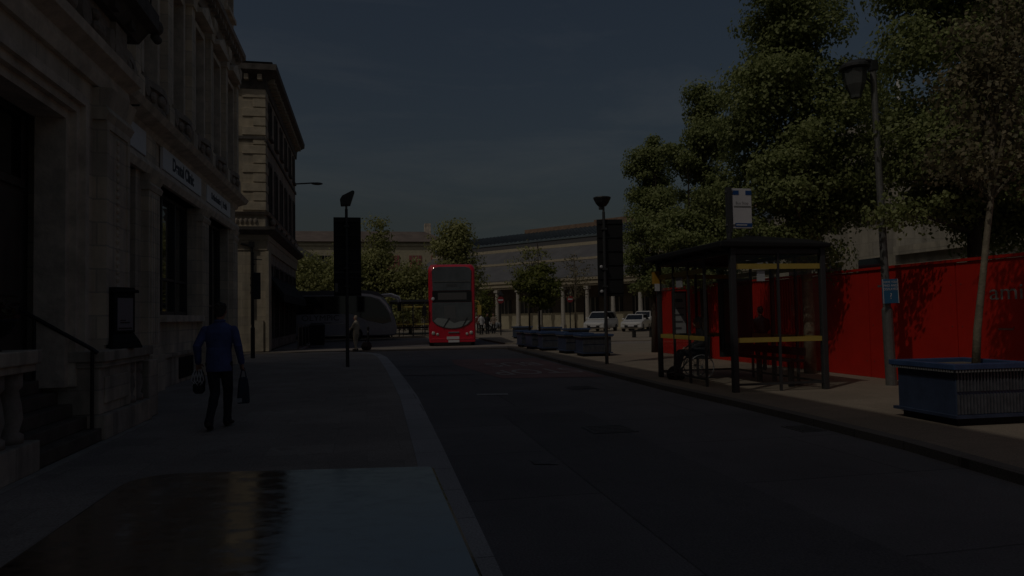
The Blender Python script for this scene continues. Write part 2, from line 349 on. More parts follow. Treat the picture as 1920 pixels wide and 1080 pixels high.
for i,(b_,y_) in enumerate((('BUS',23.4),('STOP',20.2))):
    t=text('road_lettering',b_,2.5,mat('worn_letter_paint',(.38,.36,.34),.7,var=.5,vscale=7),None,(4.75 if i==0 else 4.75,y_,.010),(0,0,PI+R(2)),.0,.42)
    tag(t,None,None,None,'structure')
IRON=mat('cast_iron',(.11,.107,.105),.6,var=.3,vscale=20,bump=.5,bscale=60)
for x,y,r0 in ((3.3,9.6,.32),(4.6,15.2,.3)):
    z0=.1 if x<0 else .004
    m=MB(); m.sheet([(x-r0,y-r0),(x+r0,y-r0),(x+r0,y+r0),(x-r0,y+r0)],z0+.006)
    for k in range(5): m.box(x-r0+.06,x+r0-.06,y-r0+.07+k*r0*.38,y-r0+.12+k*r0*.38,z0+.006,z0+.012)
    struct('manhole_cover',m,IRON)
m=MB(); m.box(5.62,5.98,8.6,9.1,-.03,.008)
for k in range(6): m.box(5.66,5.94,8.64+k*.075,8.675+k*.075,.008,.016)
struct('road_gully',m,IRON)
m=MB(); m.sheet([(2.0,3.2),(3.4,3.4),(3.5,11.6),(2.15,11.5)],.0035); struct('road_patch',m,ASPH2P)
struct('pavement_edging',MB().box(-3.30,-3.18,5.6,11.9,.09,.105),mat('pale_edging',(.34,.32,.29),.8,var=.2))

# ---------------------------------------------------------------- left stone building
def window(parent,y0,y1,z0,z1,xw,depth=.28,nv=1,nh=1,frame=STONE_T,sill=True,arch=.14,glass=GLASSD,label=None,bars=CHAR):
    """window in a wall whose face is the plane x=xw, opening towards +x"""
    m=MB(); a=arch
    m.box(xw-depth,xw+.07,y0-a,y0,z0,z1+a); m.box(xw-depth,xw+.07,y1,y1+a,z0,z1+a); m.box(xw-depth,xw+.07,y0,y1,z1,z1+a)
    w=m.build('window',frame,parent,world=True)
    if label: w['label']=label
    MB().box(xw-depth-.03,xw-depth+.005,y0+.01,y1-.01,z0,z1-.01).build('pane',glass,w,world=True)
    m=MB(); t=.035; x0,x1=xw-depth+.007,xw-depth+.05
    m.box(x0,x1,y0+.002,y0+.06,z0,z1); m.box(x0,x1,y1-.06,y1-.002,z0,z1); m.box(x0,x1,y0+.06,y1-.06,z1-.07,z1-.002); m.box(x0,x1,y0+.06,y1-.06,z0,z0+.06)
    for k in range(1,nv+1):
        y=y0+(y1-y0)*k/(nv+1); m.box(x0,x1-.004,y-t/2,y+t/2,z0+.06,z1-.07)
    for k in range(1,nh+1):
        z=z0+(z1-z0)*k/(nh+1); m.box(x0,x1-.008,y0+.06,y1-.06,z-t/2,z+t/2)
    m.build('frame',bars,w,world=True)
    if sill: MB().box(xw-depth,xw+.16,y0-a-.05,y1+a+.05,z0-.14,z0-.002).build('sill',frame,w,world=True)
    return w
b1=thing('stone_building','soot-stained classical stone building with shop bays and white fascia signs, along the left pavement','building',(-4.6,14,.1))
X=-4.6
m=MB()
m.box(-25,-5.25,-26,27.2,.0,17.6)
m.box(-5.25,X,-26,7.2,.0,5.7)
wins=[26.15-2.36*k for k in range(18)]
def perforated(mb,y0,y1,z0,z1,ops,x0,x1):
    cur=y0
    for (a,b,za,zb) in sorted(ops):
        mb.box(x0,x1,cur,a,z0,z1)
        if za>z0: mb.box(x0,x1,a,b,z0,za)
        if zb<z1: mb.box(x0,x1,a,b,zb,z1)
        cur=b
    mb.box(x0,x1,cur,y1,z0,z1)
perforated(m,12.0,27.2,.0,5.7,[(12.9,15.9,.1,4.75),(17.55,21.35,1.75,4.75),(22.3,25.95,.9,4.75)],-5.25,X)
perforated(m,-26,27.2,5.7,11.0,[(y-.62,y+.62,6.75,10.1) for y in wins],-5.25,X)
perforated(m,-26,27.2,11.0,17.6,[(y-.6,y+.6,12.2,15.6) for y in wins],-5.25,X)
m.build('wall',STONE,b1,world=True)
# hipped roof and stacks
m=MB(); m.loft([[(-25.3,-26.3,18.2),(-4.0,-26.3,18.2),(-4.0,27.6,18.2),(-25.3,27.6,18.2)],[(-20,-20,19.4),(-10,-20,19.4),(-10,20.5,19.4),(-20,20.5,19.4)]]); rf=m.build('roof',ROOFG,b1,world=True)
for y in (25.6,9.,-8): 
    MB().box(-17.5,-16.2,y-.9,y+.9,18.0,20.4).box(-17.6,-16.1,y-1,y+1,20.1,20.3).build('chimney',STONE_D,rf,world=True)
# top cornice, middle cornice, shop cornice
m=MB(); m.prism([(-5.0,17.4),(X+.12,17.4),(X+.35,17.75),(-3.95,17.85),(-3.95,18.15),(-5.0,18.2)],-26.2,27.75,'y'); m.build('top_cornice',STONE_T,b1,world=True)
m=MB(); m.prism([(X-.3,10.62),(X+.06,10.62),(X+.1,10.9),(X+.2,11.05),(-4.22,11.12),(-4.22,11.3),(X,11.42),(X-.3,11.42)],-26.1,27.45,'y')
for k in range(70): m.box(X+.0,-4.3,27.1-.42*k-.2,27.1-.42*k,10.92,11.09)
m.build('mid_cornice',STONE_TD,b1,world=True)
m=MB(); m.prism([(X-.3,5.62),(X+.05,5.62),(X+.1,5.74),(-4.22,5.82),(-4.14,5.95),(X,6.08),(X-.3,6.08)],12.0,27.5,'y'); m.build('shop_cornice',STONE_T,b1,world=True)
m=MB(); m.prism([(X-.3,4.75),(X+.1,4.75),(X+.16,4.9),(X+.1,5.05),(X-.3,5.05)],12.0,27.32,'y'); m.build('fascia_moulding',STONE_T,b1,world=True)
# carved balconette parapet: one swelling panel with scrolls below every first-floor window
for k,y in enumerate(wins[:9]):
    m=MB(); prof=[]
    for j in range(13):
        a=j/12; prof.append((X+.06+.20*math.sin(PI*a), y-1.0+2.0*a))
    for za,zb,dx in ((6.08,6.2,.05),(6.2,6.52,-.01),(6.52,6.66,.07)):
        m.prism([(p[0]+dx,p[1]) for p in prof]+[(X-.1,y+1.0),(X-.1,y-1.0)],za,zb)
    for s in (-1,1): 
        m.lathe([(.02,-.11),(.2,-.09),(.2,.09),(.02,.11)],(X+.12,y+s*.72,6.5),10,'x')
        m.ell((X+.22,y+s*.4,6.36),(.08,.16,.12),8,6)
    m.ell((X+.28,y,6.38),(.09,.2,.13),10,6)
    m.build('balconette',STONE_TD,b1,world=True)
# first-floor pilasters and hood mouldings
for k,y in enumerate(wins[:9]):
    for s in (-1,):
        c=y+1.18; 
        if c>27: c=27.0
        m=MB(); m.box(X-.05,X+.16,c-.17,c+.17,6.1,10.2); m.box(X-.05,X+.22,c-.22,c+.22,6.08,6.6); m.box(X-.05,X+.21,c-.21,c+.21,9.95,10.15)
        m.prism([(X-.05,10.15),(X+.2,10.15),(X+.28,10.4),(X+.28,10.62),(X-.05,10.62)],c-.24,c+.24,'y')
        m.build('pilaster',STONE,b1,world=True)
    w=window(b1,y-.5,y+.5,6.85,9.75,X,.3,1,1,STONE_T,False,.15)
    m=MB(); m.prism([(y-.78,10.05),(y+.78,10.05),(y+.78,10.16),(y,10.5),(y-.78,10.16)],X-.05,X+.3,'x'); m.build('hood',STONE_T,w,world=True)
for y in wins[:6]: window(b1,y-.5,y+.5,12.3,15.4,X,.3,1,1,STONE_T,True,.14)
# ground-floor piers with bases and capitals
for (a,b) in ((12.0,12.9),(15.9,17.55),(21.35,22.3),(25.95,27.25)):
    c=(a+b)/2; h=min(.42,(b-a)/2-.06)
    m=MB(); m.box(X-.05,X+.14,c-h,c+h,.9,4.4); m.box(X-.05,X+.24,c-h-.06,c+h+.06,.1,.9); m.box(X-.05,X+.19,c-h-.04,c+h+.04,.9,1.02)
    m.prism([(X-.05,4.4),(X+.16,4.4),(X+.2,4.5),(X+.14,4.58),(X+.22,4.74),(X-.05,4.74)],c-h-.05,c+h+.05,'y')
    for kk in range(4): m.box(X+.14,X+.165,c-h+.1+kk*(2*h-.2)/4+.02,c-h+.1+(kk+1)*(2*h-.2)/4-.02,1.15,4.3)
    m.box(X-.05,X+.06,c-h,c+h,5.05,5.62)
    m.build('pier',STONE,b1,world=True)
# plinth with basement grille
m=MB(); m.box(X-.05,X+.09,16.98,22.0,.1,.78); m.box(X-.05,X+.14,16.98,22.0,.78,.86); m.build('plinth',STONE_D,b1,world=True)
m=MB(); m.box(X+.09,X+.11,19.0,20.4,.2,.72); g=m.build('basement_grille',BLACKM,b1,world=True)
m=MB()
for k in range(9): m.box(X+.112,X+.135,19.05+k*.16,19.08+k*.16,.2,.72)
m.build('bars',CHAR,g,world=True)
# shop windows
def shop_window(y0,y1,z0,z1,nv,glass,label):
    m=MB(); xx=X-.34
    m.box(xx-.03,xx,y0+.01,y1-.01,z0,z1)
    p=m.build('shop_window',glass,b1,world=True); p['label']=label
    f=MB()
    for k in range(nv+2):
        y=y0+.03+(y1-y0-.06)*k/(nv+1); f.box(xx+.002,xx+.09,y-.045,y+.045,z0,z1)
    f.box(xx+.002,xx+.08,y0+.08,y1-.08,z0+(z1-z0)*.30-.03,z0+(z1-z0)*.30+.03); f.box(xx+.002,xx+.08,y0+.08,y1-.08,z1-.1,z1-.01); f.box(xx+.002,xx+.08,y0+.08,y1-.08,z0,z0+.1)
    f.build('frame',CHAR,p,world=True)
    MB().box(X-.34,X+.2,y0-.08,y1+.08,z0-.16,z0-.003).build('sill',STONE_T,p,world=True)
    return p
shop_window(17.56,21.34,1.76,4.74,2,mat('shop_glass',(.03,.034,.036),.03,spec=1.,ior=2.0),'tall shop window under the lettered white sign')
shop_window(22.31,25.94,.95,4.74,2,GLASSD,'dark shop window nearest the street corner')
m=MB(); m.box(-5.2,-5.15,12.92,15.88,.1,4.74); p=m.build('shop_door',BRN,b1,world=True); p['label']='dark recessed shop doorway beside the portico'
m=MB(); m.box(-5.149,-5.12,13.1,14.3,.4,3.2); m.box(-5.149,-5.12,14.5,15.7,.4,3.2); m.box(-5.149,-5.12,13.1,15.7,3.4,4.6); m.build('pane',GLASSD,p,world=True)
# white fascia signs in the frieze
def fascia_sign(y0,y1,label,txt,size,xs):
    m=MB().box(X+.02,X+.09,y0,y1,5.10,5.61); s=m.build('fascia_sign',mat('bright_fascia_white',(.86,.86,.88),.45,var=.04),b1,world=True,bevel=.008); s['label']=label
    if txt:
        t=text('lettering',txt,size,NAVY,s,(X+.092+4.6,(y0+y1)/2-14,5.34-.1),(PI/2,0,PI/2),.003,xs,'CENTER',.035)
        t.location=(X+.093-b1.location.x,(y0+y1)/2-.05-b1.location.y,5.36-b1.location.z)
    return s
fascia_sign(12.9,16.3,'blank white fascia sign next to the portico','',.3,1)
fascia_sign(17.6,21.5,'white fascia sign lettered Dental Clinic','Dental Clinic',.42,.98)
fascia_sign(22.25,25.95,'white fascia sign with a small dark line of lettering','Orthodontics  |  Health',.27,.95)
# projecting sign bracket
m=MB(); m.tube([(X,14.1,5.55),(-4.0,14.05,5.55)],.018,6); m.tube([(-4.44,14.1,5.55),(-4.44,14.1,4.95)],.015,6); m.tube([(X,14.1,5.25),(-4.15,14.06,5.55)],.012,6); m.build('sign_bracket',BLACK,b1,world=True)
# the portico in front of the entrance
PX_=-3.6
m=MB()
m.box(-4.62,PX_-.05,6.5,7.85,.1,4.9); m.box(-4.62,PX_-.05,10.35,11.9,.1,4.9); m.box(-4.62,PX_-.05,7.85,10.35,4.55,4.9)
for a,b in ((6.75,7.6),(10.75,11.75)):
    m.box(PX_-.05,PX_+.1,a,b,1.1,4.45); m.box(PX_-.05,PX_+.2,a-.06,b+.06,.1,1.1); m.box(PX_-.05,PX_+.15,a-.04,b+.04,1.1,1.25)
    m.prism([(PX_-.05,4.4),(PX_+.12,4.4),(PX_+.17,4.5),(PX_+.12,4.6),(PX_+.2,4.84),(PX_-.05,4.84)],a-.05,b+.05,'y')
    # sunk panel with a bead string
    m.box(PX_+.1,PX_+.125,a,a+.1,1.3,4.4); m.box(PX_+.1,PX_+.125,b-.1,b,1.3,4.4); m.box(PX_+.1,PX_+.125,a+.1,b-.1,4.3,4.4)
    for k in range(26): m.ell((PX_+.1,(a+b)/2,1.45+k*.11),(.04,.05,.048),6,4)
pt=m.build('portico',STONE,b1,world=True)
m=MB()
for k,(w,dx) in enumerate(((.36,-.02),(.25,-.09),(.13,-.17))):
    y0,y1,z1=7.85+.36-w, 10.35-.36+w, 4.2+w
    x0=PX_+dx-.3; x1=PX_+dx+.06
    m.box(x0,x1,y0,y0+.12,.8,z1); m.box(x0,x1,y1-.12,y1,.8,z1); m.box(x0,x1,y0+.12,y1-.12,z1-.12,z1)
m.build('architrave',STONE_T,pt,world=True)
m=MB(); m.box(-4.3,-4.22,8.0,10.2,.8,4.5); dr=m.build('entrance_door',BRN,b1,world=True)
m=MB()
for y0,y1 in ((8.3,9.05),(9.15,9.9)):
    m.box(-4.22,-4.19,y0,y1,1.0,1.8); m.box(-4.22,-4.19,y0,y1,1.95,3.2)
m.box(-4.22,-4.17,8.2,10.0,3.3,3.4); m.build('door_panel',mat('door_panel_timber',(.09,.075,.065),.5,var=.3),dr,world=True)
MB().box(-4.221,-4.20,8.25,9.95,3.42,4.2).build('fanlight',GLASSD,dr,world=True)
m=MB(); m.prism([(-4.6,4.86),(PX_+.02,4.86),(PX_+.06,5.0),(PX_+.04,5.12),(PX_+.22,5.22),(PX_+.24,5.34),(-4.6,5.4)],6.3,11.95,'y'); m.build('entablature',STONE_T,pt,world=True)
m=MB(); m.box(-4.6,PX_-.02,6.4,11.85,5.4,6.02)
for k in range(5):
    y=7.2+k*1.02; m.lathe([(.02,-.05),(.2,-.03),(.17,.04),(.03,.06)],(PX_,y,5.7),12,'x'); m.ell((PX_+.0,y+.5,5.66),(.08,.24,.1),10,6); m.ell((PX_+.02,y+.36,5.82),(.06,.12,.07),8,5)
m.box(PX_-.02,PX_+.06,11.3,11.8,5.42,6.0)
m.build('carved_frieze',STONE_TD,pt,world=True)
m=MB(); m.prism([(-4.6,6.02),(PX_+.1,6.02),(PX_+.24,6.2),(-3.2,6.24),(-3.2,6.5),(-4.6,6.55)],6.2,12.25,'y')
for k in range(8): m.box(PX_-.02,PX_+.2,6.5+k*.72,6.7+k*.72,6.03,6.2)
bal=m.build('balcony',SOOT,b1,world=True)
m=MB()
for k in range(38): m.tube([(-3.28,6.3+k*.156,6.55),(-3.28,6.3+k*.156,7.35)],.012,5)
m.box(-3.31,-3.25,6.2,12.2,7.35,7.4); m.box(-4.6,-3.25,12.15,12.2,7.35,7.4)
for k in range(8): m.tube([(-4.5+k*.16,12.18,6.55),(-4.5+k*.16,12.18,7.35)],.012,5)
m.build('railing',BLACK,bal,world=True)
m=MB(); m.lathe([(.02,-.12),(.11,-.1),(.13,0),(.11,.1),(.02,.12)],(-3.3,12.36,6.36),12,'y'); m.lathe([(.02,-.1),(.07,-.08),(.07,.08),(.02,.1)],(-3.28,12.38,6.18),10,'y'); m.build('scroll_bracket',SOOT,bal,world=True)
# entrance steps with flank walls, balusters and a handrail
m=MB()
for k in range(5): m.box(-4.3,-3.32-.17*k,8.24,10.13,.1+.16*k,.1+.16*(k+1)) if k==0 else m.box(-4.3,-3.32-.17*k,8.24,10.13,.1+.16*k+.001,.1+.16*(k+1))
st=m.build('entrance_steps',mat('step_stone',(.14,.115,.095),.85,var=.35,vscale=3),b1,world=True,bevel=.012)
FW=[]
for (a,b,zt) in ((6.5,8.25,1.34),(10.12,12.2,1.24)):
    m=MB(); m.box(-4.3,-3.28,a,b,.1,.42); m.box(-4.25,-3.36,a+.05,b-.78,.42,zt-.16); m.box(-4.25,-3.62,b-.78,b-.05,.42,zt-.16); m.box(-4.3,-3.27,a-.02,b+.02,zt-.14,zt); m.box(-4.28,-3.31,a+.02,b-.02,zt-.22,zt-.14)
    m.box(-3.365,-3.33,a+.2,b-.95,.55,zt-.34)
    fw=m.build('flank_wall',STONE_D,b1,world=True,bevel=.015); FW.append(fw)
    for y in (b-.60,b-.22):
        MB().lathe([(.12,.42),(.12,.5),(.08,.53),(.115,.66),(.10,.8),(.075,zt-.40),(.11,zt-.36),(.11,zt-.22)],(-3.47,y,0),12).build('colonnette',STONE_TD,fw,world=True,smooth=True)
MB().box(-4.3,-3.34,12.24,12.75,.1,1.0).build('end_block',STONE_D,b1,world=True,bevel=.015)
m=MB(); m.tube([(-4.3,9.98,1.84),(-3.4,10.02,1.27),(-3.34,10.02,1.22)],.025,8); m.tube([(-3.4,10.02,1.27),(-3.4,10.02,.2)],.022,8); m.tube([(-4.05,9.99,1.68),(-4.05,9.99,.7)],.02,8); m.build('handrail',BLACK,b1,world=True)

# cast-iron cases standing on the two flank piers
def notice_case(x,y,z,rz,label,panel):
    t=thing('notice_case',label,'notice board',(x,y,z),rz)
    m=MB(); m.loft([[(-.30,-.2,0),(.30,-.2,0),(.30,.16,0),(-.30,.16,0)],[(-.26,-.17,.12),(.26,-.17,.12),(.26,.13,.12),(-.26,.13,.12)],[(-.2,-.1,.26),(.2,-.1,.26),(.2,.1,.26),(-.2,.1,.26)]]); m.build('base',BLACKM,t,bevel=.015)
    if panel:
        m=MB(); m.box(-.20,.20,-.12,.10,.26,.93); m.prism([(-.25,.93),(.25,.93),(.23,.98),(-.23,.98)],-.17,.15,'y'); m.prism([(-.21,.98),(.21,.98),(.18,1.02),(-.18,1.02)],-.13,.11,'y'); m.build('case',BLACKM,t,bevel=.01)
        p=MB().box(-.15,.15,-.132,-.118,.3,.84).build('display_panel',mat('pale_display',(.26,.27,.29),.25),t)
        MB().box(-.13,.13,-.138,-.133,.32,.345).box(-.10,.08,-.138,-.133,.42,.44).box(-.10,.0,-.138,-.133,.46,.475).build('printed_line',CHAR,p)
    else:
        m=MB(); m.tube([(0,0,.24),(0,0,.95)],.035,8); m.tube([(0,0,.9),(.16,-.02,.98),(.3,-.05,.9)],.025,8); m.build('stem',BLACKM,t)
        m=MB(); m.lathe([(.02,.80),(.07,.84),(.09,.95),(.03,1.02)],(.3,-.05,0),10); m.build('finial',BLACKM,t,smooth=True)
    t.scale=(.84,.84,.84) if panel else (1,1,1)
    return t
notice_case(-3.40,11.05,1.24,R(58),'black framed notice case with a pale panel on the far entrance pier',True)
# ---------------------------------------------------------------- second stone building across the side street
b2=thing('corner_building','sunlit sandstone corner building with quoins and deep bracketed eaves, beyond the side street','building',(-4.75,36.6,.1))
X2=-4.75; Y2=36.6; Y2e=52.0; ZT=13.9
m=MB()
ow=[Y2+1.7+2.45*k for k in range(6)]
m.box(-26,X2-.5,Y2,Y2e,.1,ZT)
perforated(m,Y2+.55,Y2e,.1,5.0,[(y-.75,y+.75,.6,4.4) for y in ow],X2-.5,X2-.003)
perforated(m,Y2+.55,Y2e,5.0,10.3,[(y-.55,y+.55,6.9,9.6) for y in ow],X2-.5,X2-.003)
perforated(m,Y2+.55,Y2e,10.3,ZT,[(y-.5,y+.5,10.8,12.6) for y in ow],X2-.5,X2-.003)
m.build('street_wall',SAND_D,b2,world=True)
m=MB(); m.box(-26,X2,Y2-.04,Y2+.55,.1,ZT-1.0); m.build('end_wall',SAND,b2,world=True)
for y in ow:
    window(b2,y-.72,y+.72,.65,4.35,X2,.3,1,1,SOOT,False,.1)
    window(b2,y-.42,y+.42,7.0,9.4,X2,.3,1,1,SOOT,True,.16)
    window(b2,y-.38,y+.38,10.9,12.5,X2,.3,1,0,SOOT,True,.12)
m=MB()
z=6.95; k=0
while z<ZT-1.4:
    w=1.05 if k%2==0 else .55
    m.box(X2-w,X2+.04,Y2-.09,Y2-.03,z,z+.40); m.box(X2-.02,X2+.045,Y2-.03,Y2+(.5 if k%2 else .9),z,z+.40); z+=.46; k+=1
m.build('quoin',SAND_T,b2,world=True,bevel=.012)
m=MB(); m.box(-26,X2-.0,Y2-.12,Y2-.03,10.42,10.56); m.box(X2-.02,X2+.08,Y2-.12,Y2e,10.3,10.46); m.build('string_course',SOOT,b2,world=True)
# ground-floor entablature
def ring_profile(mb,prof,x,y0,y1,xl):
    """a moulding round the corner: profile (out, z)"""
    n=len(prof)
    rings=[[(xl,y0-o,z) for o,z in prof],[(x+o,y0-o,z) for o,z in prof],[(x+o,y1,z) for o,z in prof]]
    mb.loft(rings)
m=MB(); ring_profile(m,[(-.3,5.0),(.08,5.0),(.10,5.45),(.14,5.5),(.14,5.75),(-.3,5.75)],X2,Y2,Y2e+.1,-26); m.build('entablature',SAND_T,b2,world=True)
m=MB(); ring_profile(m,[(-.3,5.75),(.2,5.76),(.5,5.95),(.52,6.1),(-.3,6.2)],X2,Y2,Y2e+.3,-26); m.build('shop_cornice',SOOT,b2,world=True)
m=MB(); ring_profile(m,[(-.3,6.72),(.14,6.72),(.2,6.85),(-.3,6.9)],X2,Y2,Y2e+.1,-26); 
for k,y in enumerate(ow): m.ell((X2+.12,y,6.55),(.16,.5,.2),10,6)
for k in range(5): m.ell((X2-.45-.22*k,Y2-.06,6.42),(.09,.07,.14),8,5)
m.build('balcony_band',SAND_D,b2,world=True)
# deep eaves with brackets
m=MB(); ring_profile(m,[(-.4,ZT-1.0),(.06,ZT-1.0),(.1,ZT-.5),(.18,ZT-.42),(.6,ZT-.2),(.62,ZT+.08),(-.4,ZT+.25)],X2,Y2,Y2e+.5,-26); m.build('eaves_cornice',SOOT,b2,world=True)
for k in range(9): MB().box(X2-.1-.62*k-.2,X2-.1-.62*k,Y2-.42,Y2-.05,ZT-.62,ZT-.36).build('eaves_bracket',SAND_T,b2,world=True)
for k in range(24): MB().box(X2+.02,X2+.42,Y2+.3+.63*k,Y2+.5+.63*k,ZT-.62,ZT-.36).build('eaves_bracket',SAND_T,b2,world=True)
m=MB(); m.loft([[(-26,Y2-.4,ZT+.25),(X2+.4,Y2-.4,ZT+.25),(X2+.4,Y2e+.3,ZT+.25),(-26,Y2e+.3,ZT+.25)],[(-24,Y2+5,ZT+1.0),(X2-6,Y2+5,ZT+1.0),(X2-6,Y2e-5,ZT+1.0),(-24,Y2e-5,ZT+1.0)]]); m.build('roof',ROOFG,b2,world=True)
m=MB(); m.tube([(X2-.62,Y2-.13,1.4),(X2-.62,Y2-.13,5.2)],.06,8); m.tube([(X2-1.1,Y2-.16,5.3),(X2-.62,Y2-.13,5.2)],.05,8); m.box(X2-.74,X2-.5,Y2-.24,Y2-.05,5.15,5.4)
m.build('drainpipe',BLACK,b2,world=True)
m=MB(); m.box(X2+.0,X2+.16,Y2-.13,Y2+.9,.1,4.95); m.box(X2-.5,X2-.1,Y2-.16,Y2-.02,.1,1.6); m.build('corner_pilaster',SAND_T,b2,world=True)
# dark awning over the shop front
m=MB(); m.loft([[(X2,Y2+1.0,3.9),(X2,Y2e-1,3.9),(X2,Y2e-1,3.85),(X2,Y2+1.0,3.85)],[(X2+.75,Y2+1.0,2.9),(X2+.75,Y2e-1,2.9),(X2+.75,Y2e-1,2.5),(X2+.75,Y2+1.0,2.5)]]); m.build('awning',DKCLOTH,b2,world=True)
m=MB(); m.tube([(X2,Y2e-.4,11.0),(X2+1.3,Y2e-.4,11.1)],.05,8); m.ell((X2+1.5,Y2e-.4,11.05),(.4,.16,.1)); m.build('floodlight',CHAR,b2,world=True)
# street railing outside it
rl=thing('railing','low black metal railing with pale posts outside the corner building','railing',(X2+1.35,38.4,.1))
for k in range(5):
    m=MB(); 
    y0=k*2.2
    for j in range(12): m.box(-.012,.012,y0+.1+j*.17,y0+.125+j*.17,.12,1.05)
    m.box(-.02,.02,y0,y0+2.15,1.05,1.1); m.box(-.02,.02,y0,y0+2.15,.08,.12); m.build('panel',BLACK,rl)
    m=MB().tube([(0,y0-.02,0),(0,y0-.02,1.18)],.035,8); m.build('post',GREYM,rl)
bx=thing('litter_bin','black square litter bin by the railing outside the corner building','litter bin',(X2+2.0,43.0,.1))
MB().loft([[(-.38,-.38,0),(.38,-.38,0),(.38,.38,0),(-.38,.38,0)],[(-.42,-.42,1.15),(.42,-.42,1.15),(.42,.42,1.15),(-.42,.42,1.15)]]).build('body',BLACKM,bx,bevel=.03)
MB().loft([[(-.46,-.46,1.15),(.46,-.46,1.15),(.46,.46,1.15),(-.46,.46,1.15)],[(-.3,-.3,1.3),(.3,-.3,1.3),(.3,.3,1.3),(-.3,.3,1.3)]]).build('lid',BLACK,bx)

# ---------------------------------------------------------------- glossy street cabinet right below the camera
cb=thing('street_cabinet','glossy black street cabinet with a scuffed reflective top, in the foreground','cabinet',(-.172,.86,.1))
m=MB(); m.box(-.30,.30,-.86,.84,.06,1.09); m.build('body',BLACK,cb,bevel=.015)
CT=bpy.data.materials.new('scuffed_gloss_black'); CT.use_nodes=True; nt,N,L=nodes_of(CT); b=N['Principled BSDF']
b.inputs['Base Color'].default_value=(.012,.012,.014,1); b.inputs['Specular IOR Level'].default_value=.9; b.inputs['IOR'].default_value=3.0
tc=N.new('ShaderNodeTexCoord'); mp=N.new('ShaderNodeMapping'); mp.inputs['Scale'].default_value=(7,11,1); L.new(tc.outputs['Object'],mp.inputs[0])
n1=N.new('ShaderNodeTexNoise'); n1.inputs['Scale'].default_value=2.2; n1.inputs['Detail'].default_value=9; n1.inputs['Roughness'].default_value=.72; L.new(mp.outputs[0],n1.inputs['Vector'])
r1=N.new('ShaderNodeMapRange'); r1.inputs['From Min'].default_value=.42; r1.inputs['From Max'].default_value=.68; r1.inputs['To Min'].default_value=.07; r1.inputs['To Max'].default_value=.30; L.new(n1.outputs['Fac'],r1.inputs['Value']); L.new(r1.outputs[0],b.inputs['Roughness'])
bp=N.new('ShaderNodeBump'); bp.inputs['Strength'].default_value=.035; bp.inputs['Distance'].default_value=.003; L.new(n1.outputs['Fac'],bp.inputs['Height']); L.new(bp.outputs[0],b.inputs['Normal'])
m=MB(); 
def rrect(x0,x1,y0,y1,r,n=5):
    pts=[]
    for cx,cy,a0 in ((x1-r,y0+r,-90),(x1-r,y1-r,0),(x0+r,y1-r,90),(x0+r,y0+r,180)):
        for k in range(n+1):
            a=R(a0+90*k/n); pts.append((cx+r*math.cos(a),cy+r*math.sin(a)))
    return pts
lp_=rrect(-.325,.326,-.88,.86,.02); lp_=lp_[:12]+[(-.325+.11*(1-math.cos(R(90-90*k/6))) if True else 0,.86-.11*(1-math.sin(R(90-90*k/6)))) for k in range(7)]+lp_[18:]
m.prism(lp_,-.019,.019); ld=m.build('lid',CT,cb,bevel=.008); ld.location=(0,0,1.131+.0102); ld.rotation_euler=(0,R(1.8),0)
m=MB(); m.box(-.26,-.005,.842,.852,.15,1.05); m.box(.005,.26,.842,.852,.15,1.05); m.build('door',CHAR,cb,bevel=.004)
m=MB(); m.box(-.24,.24,-.8,.8,0,.06); m.build('plinth',GREYM,cb)

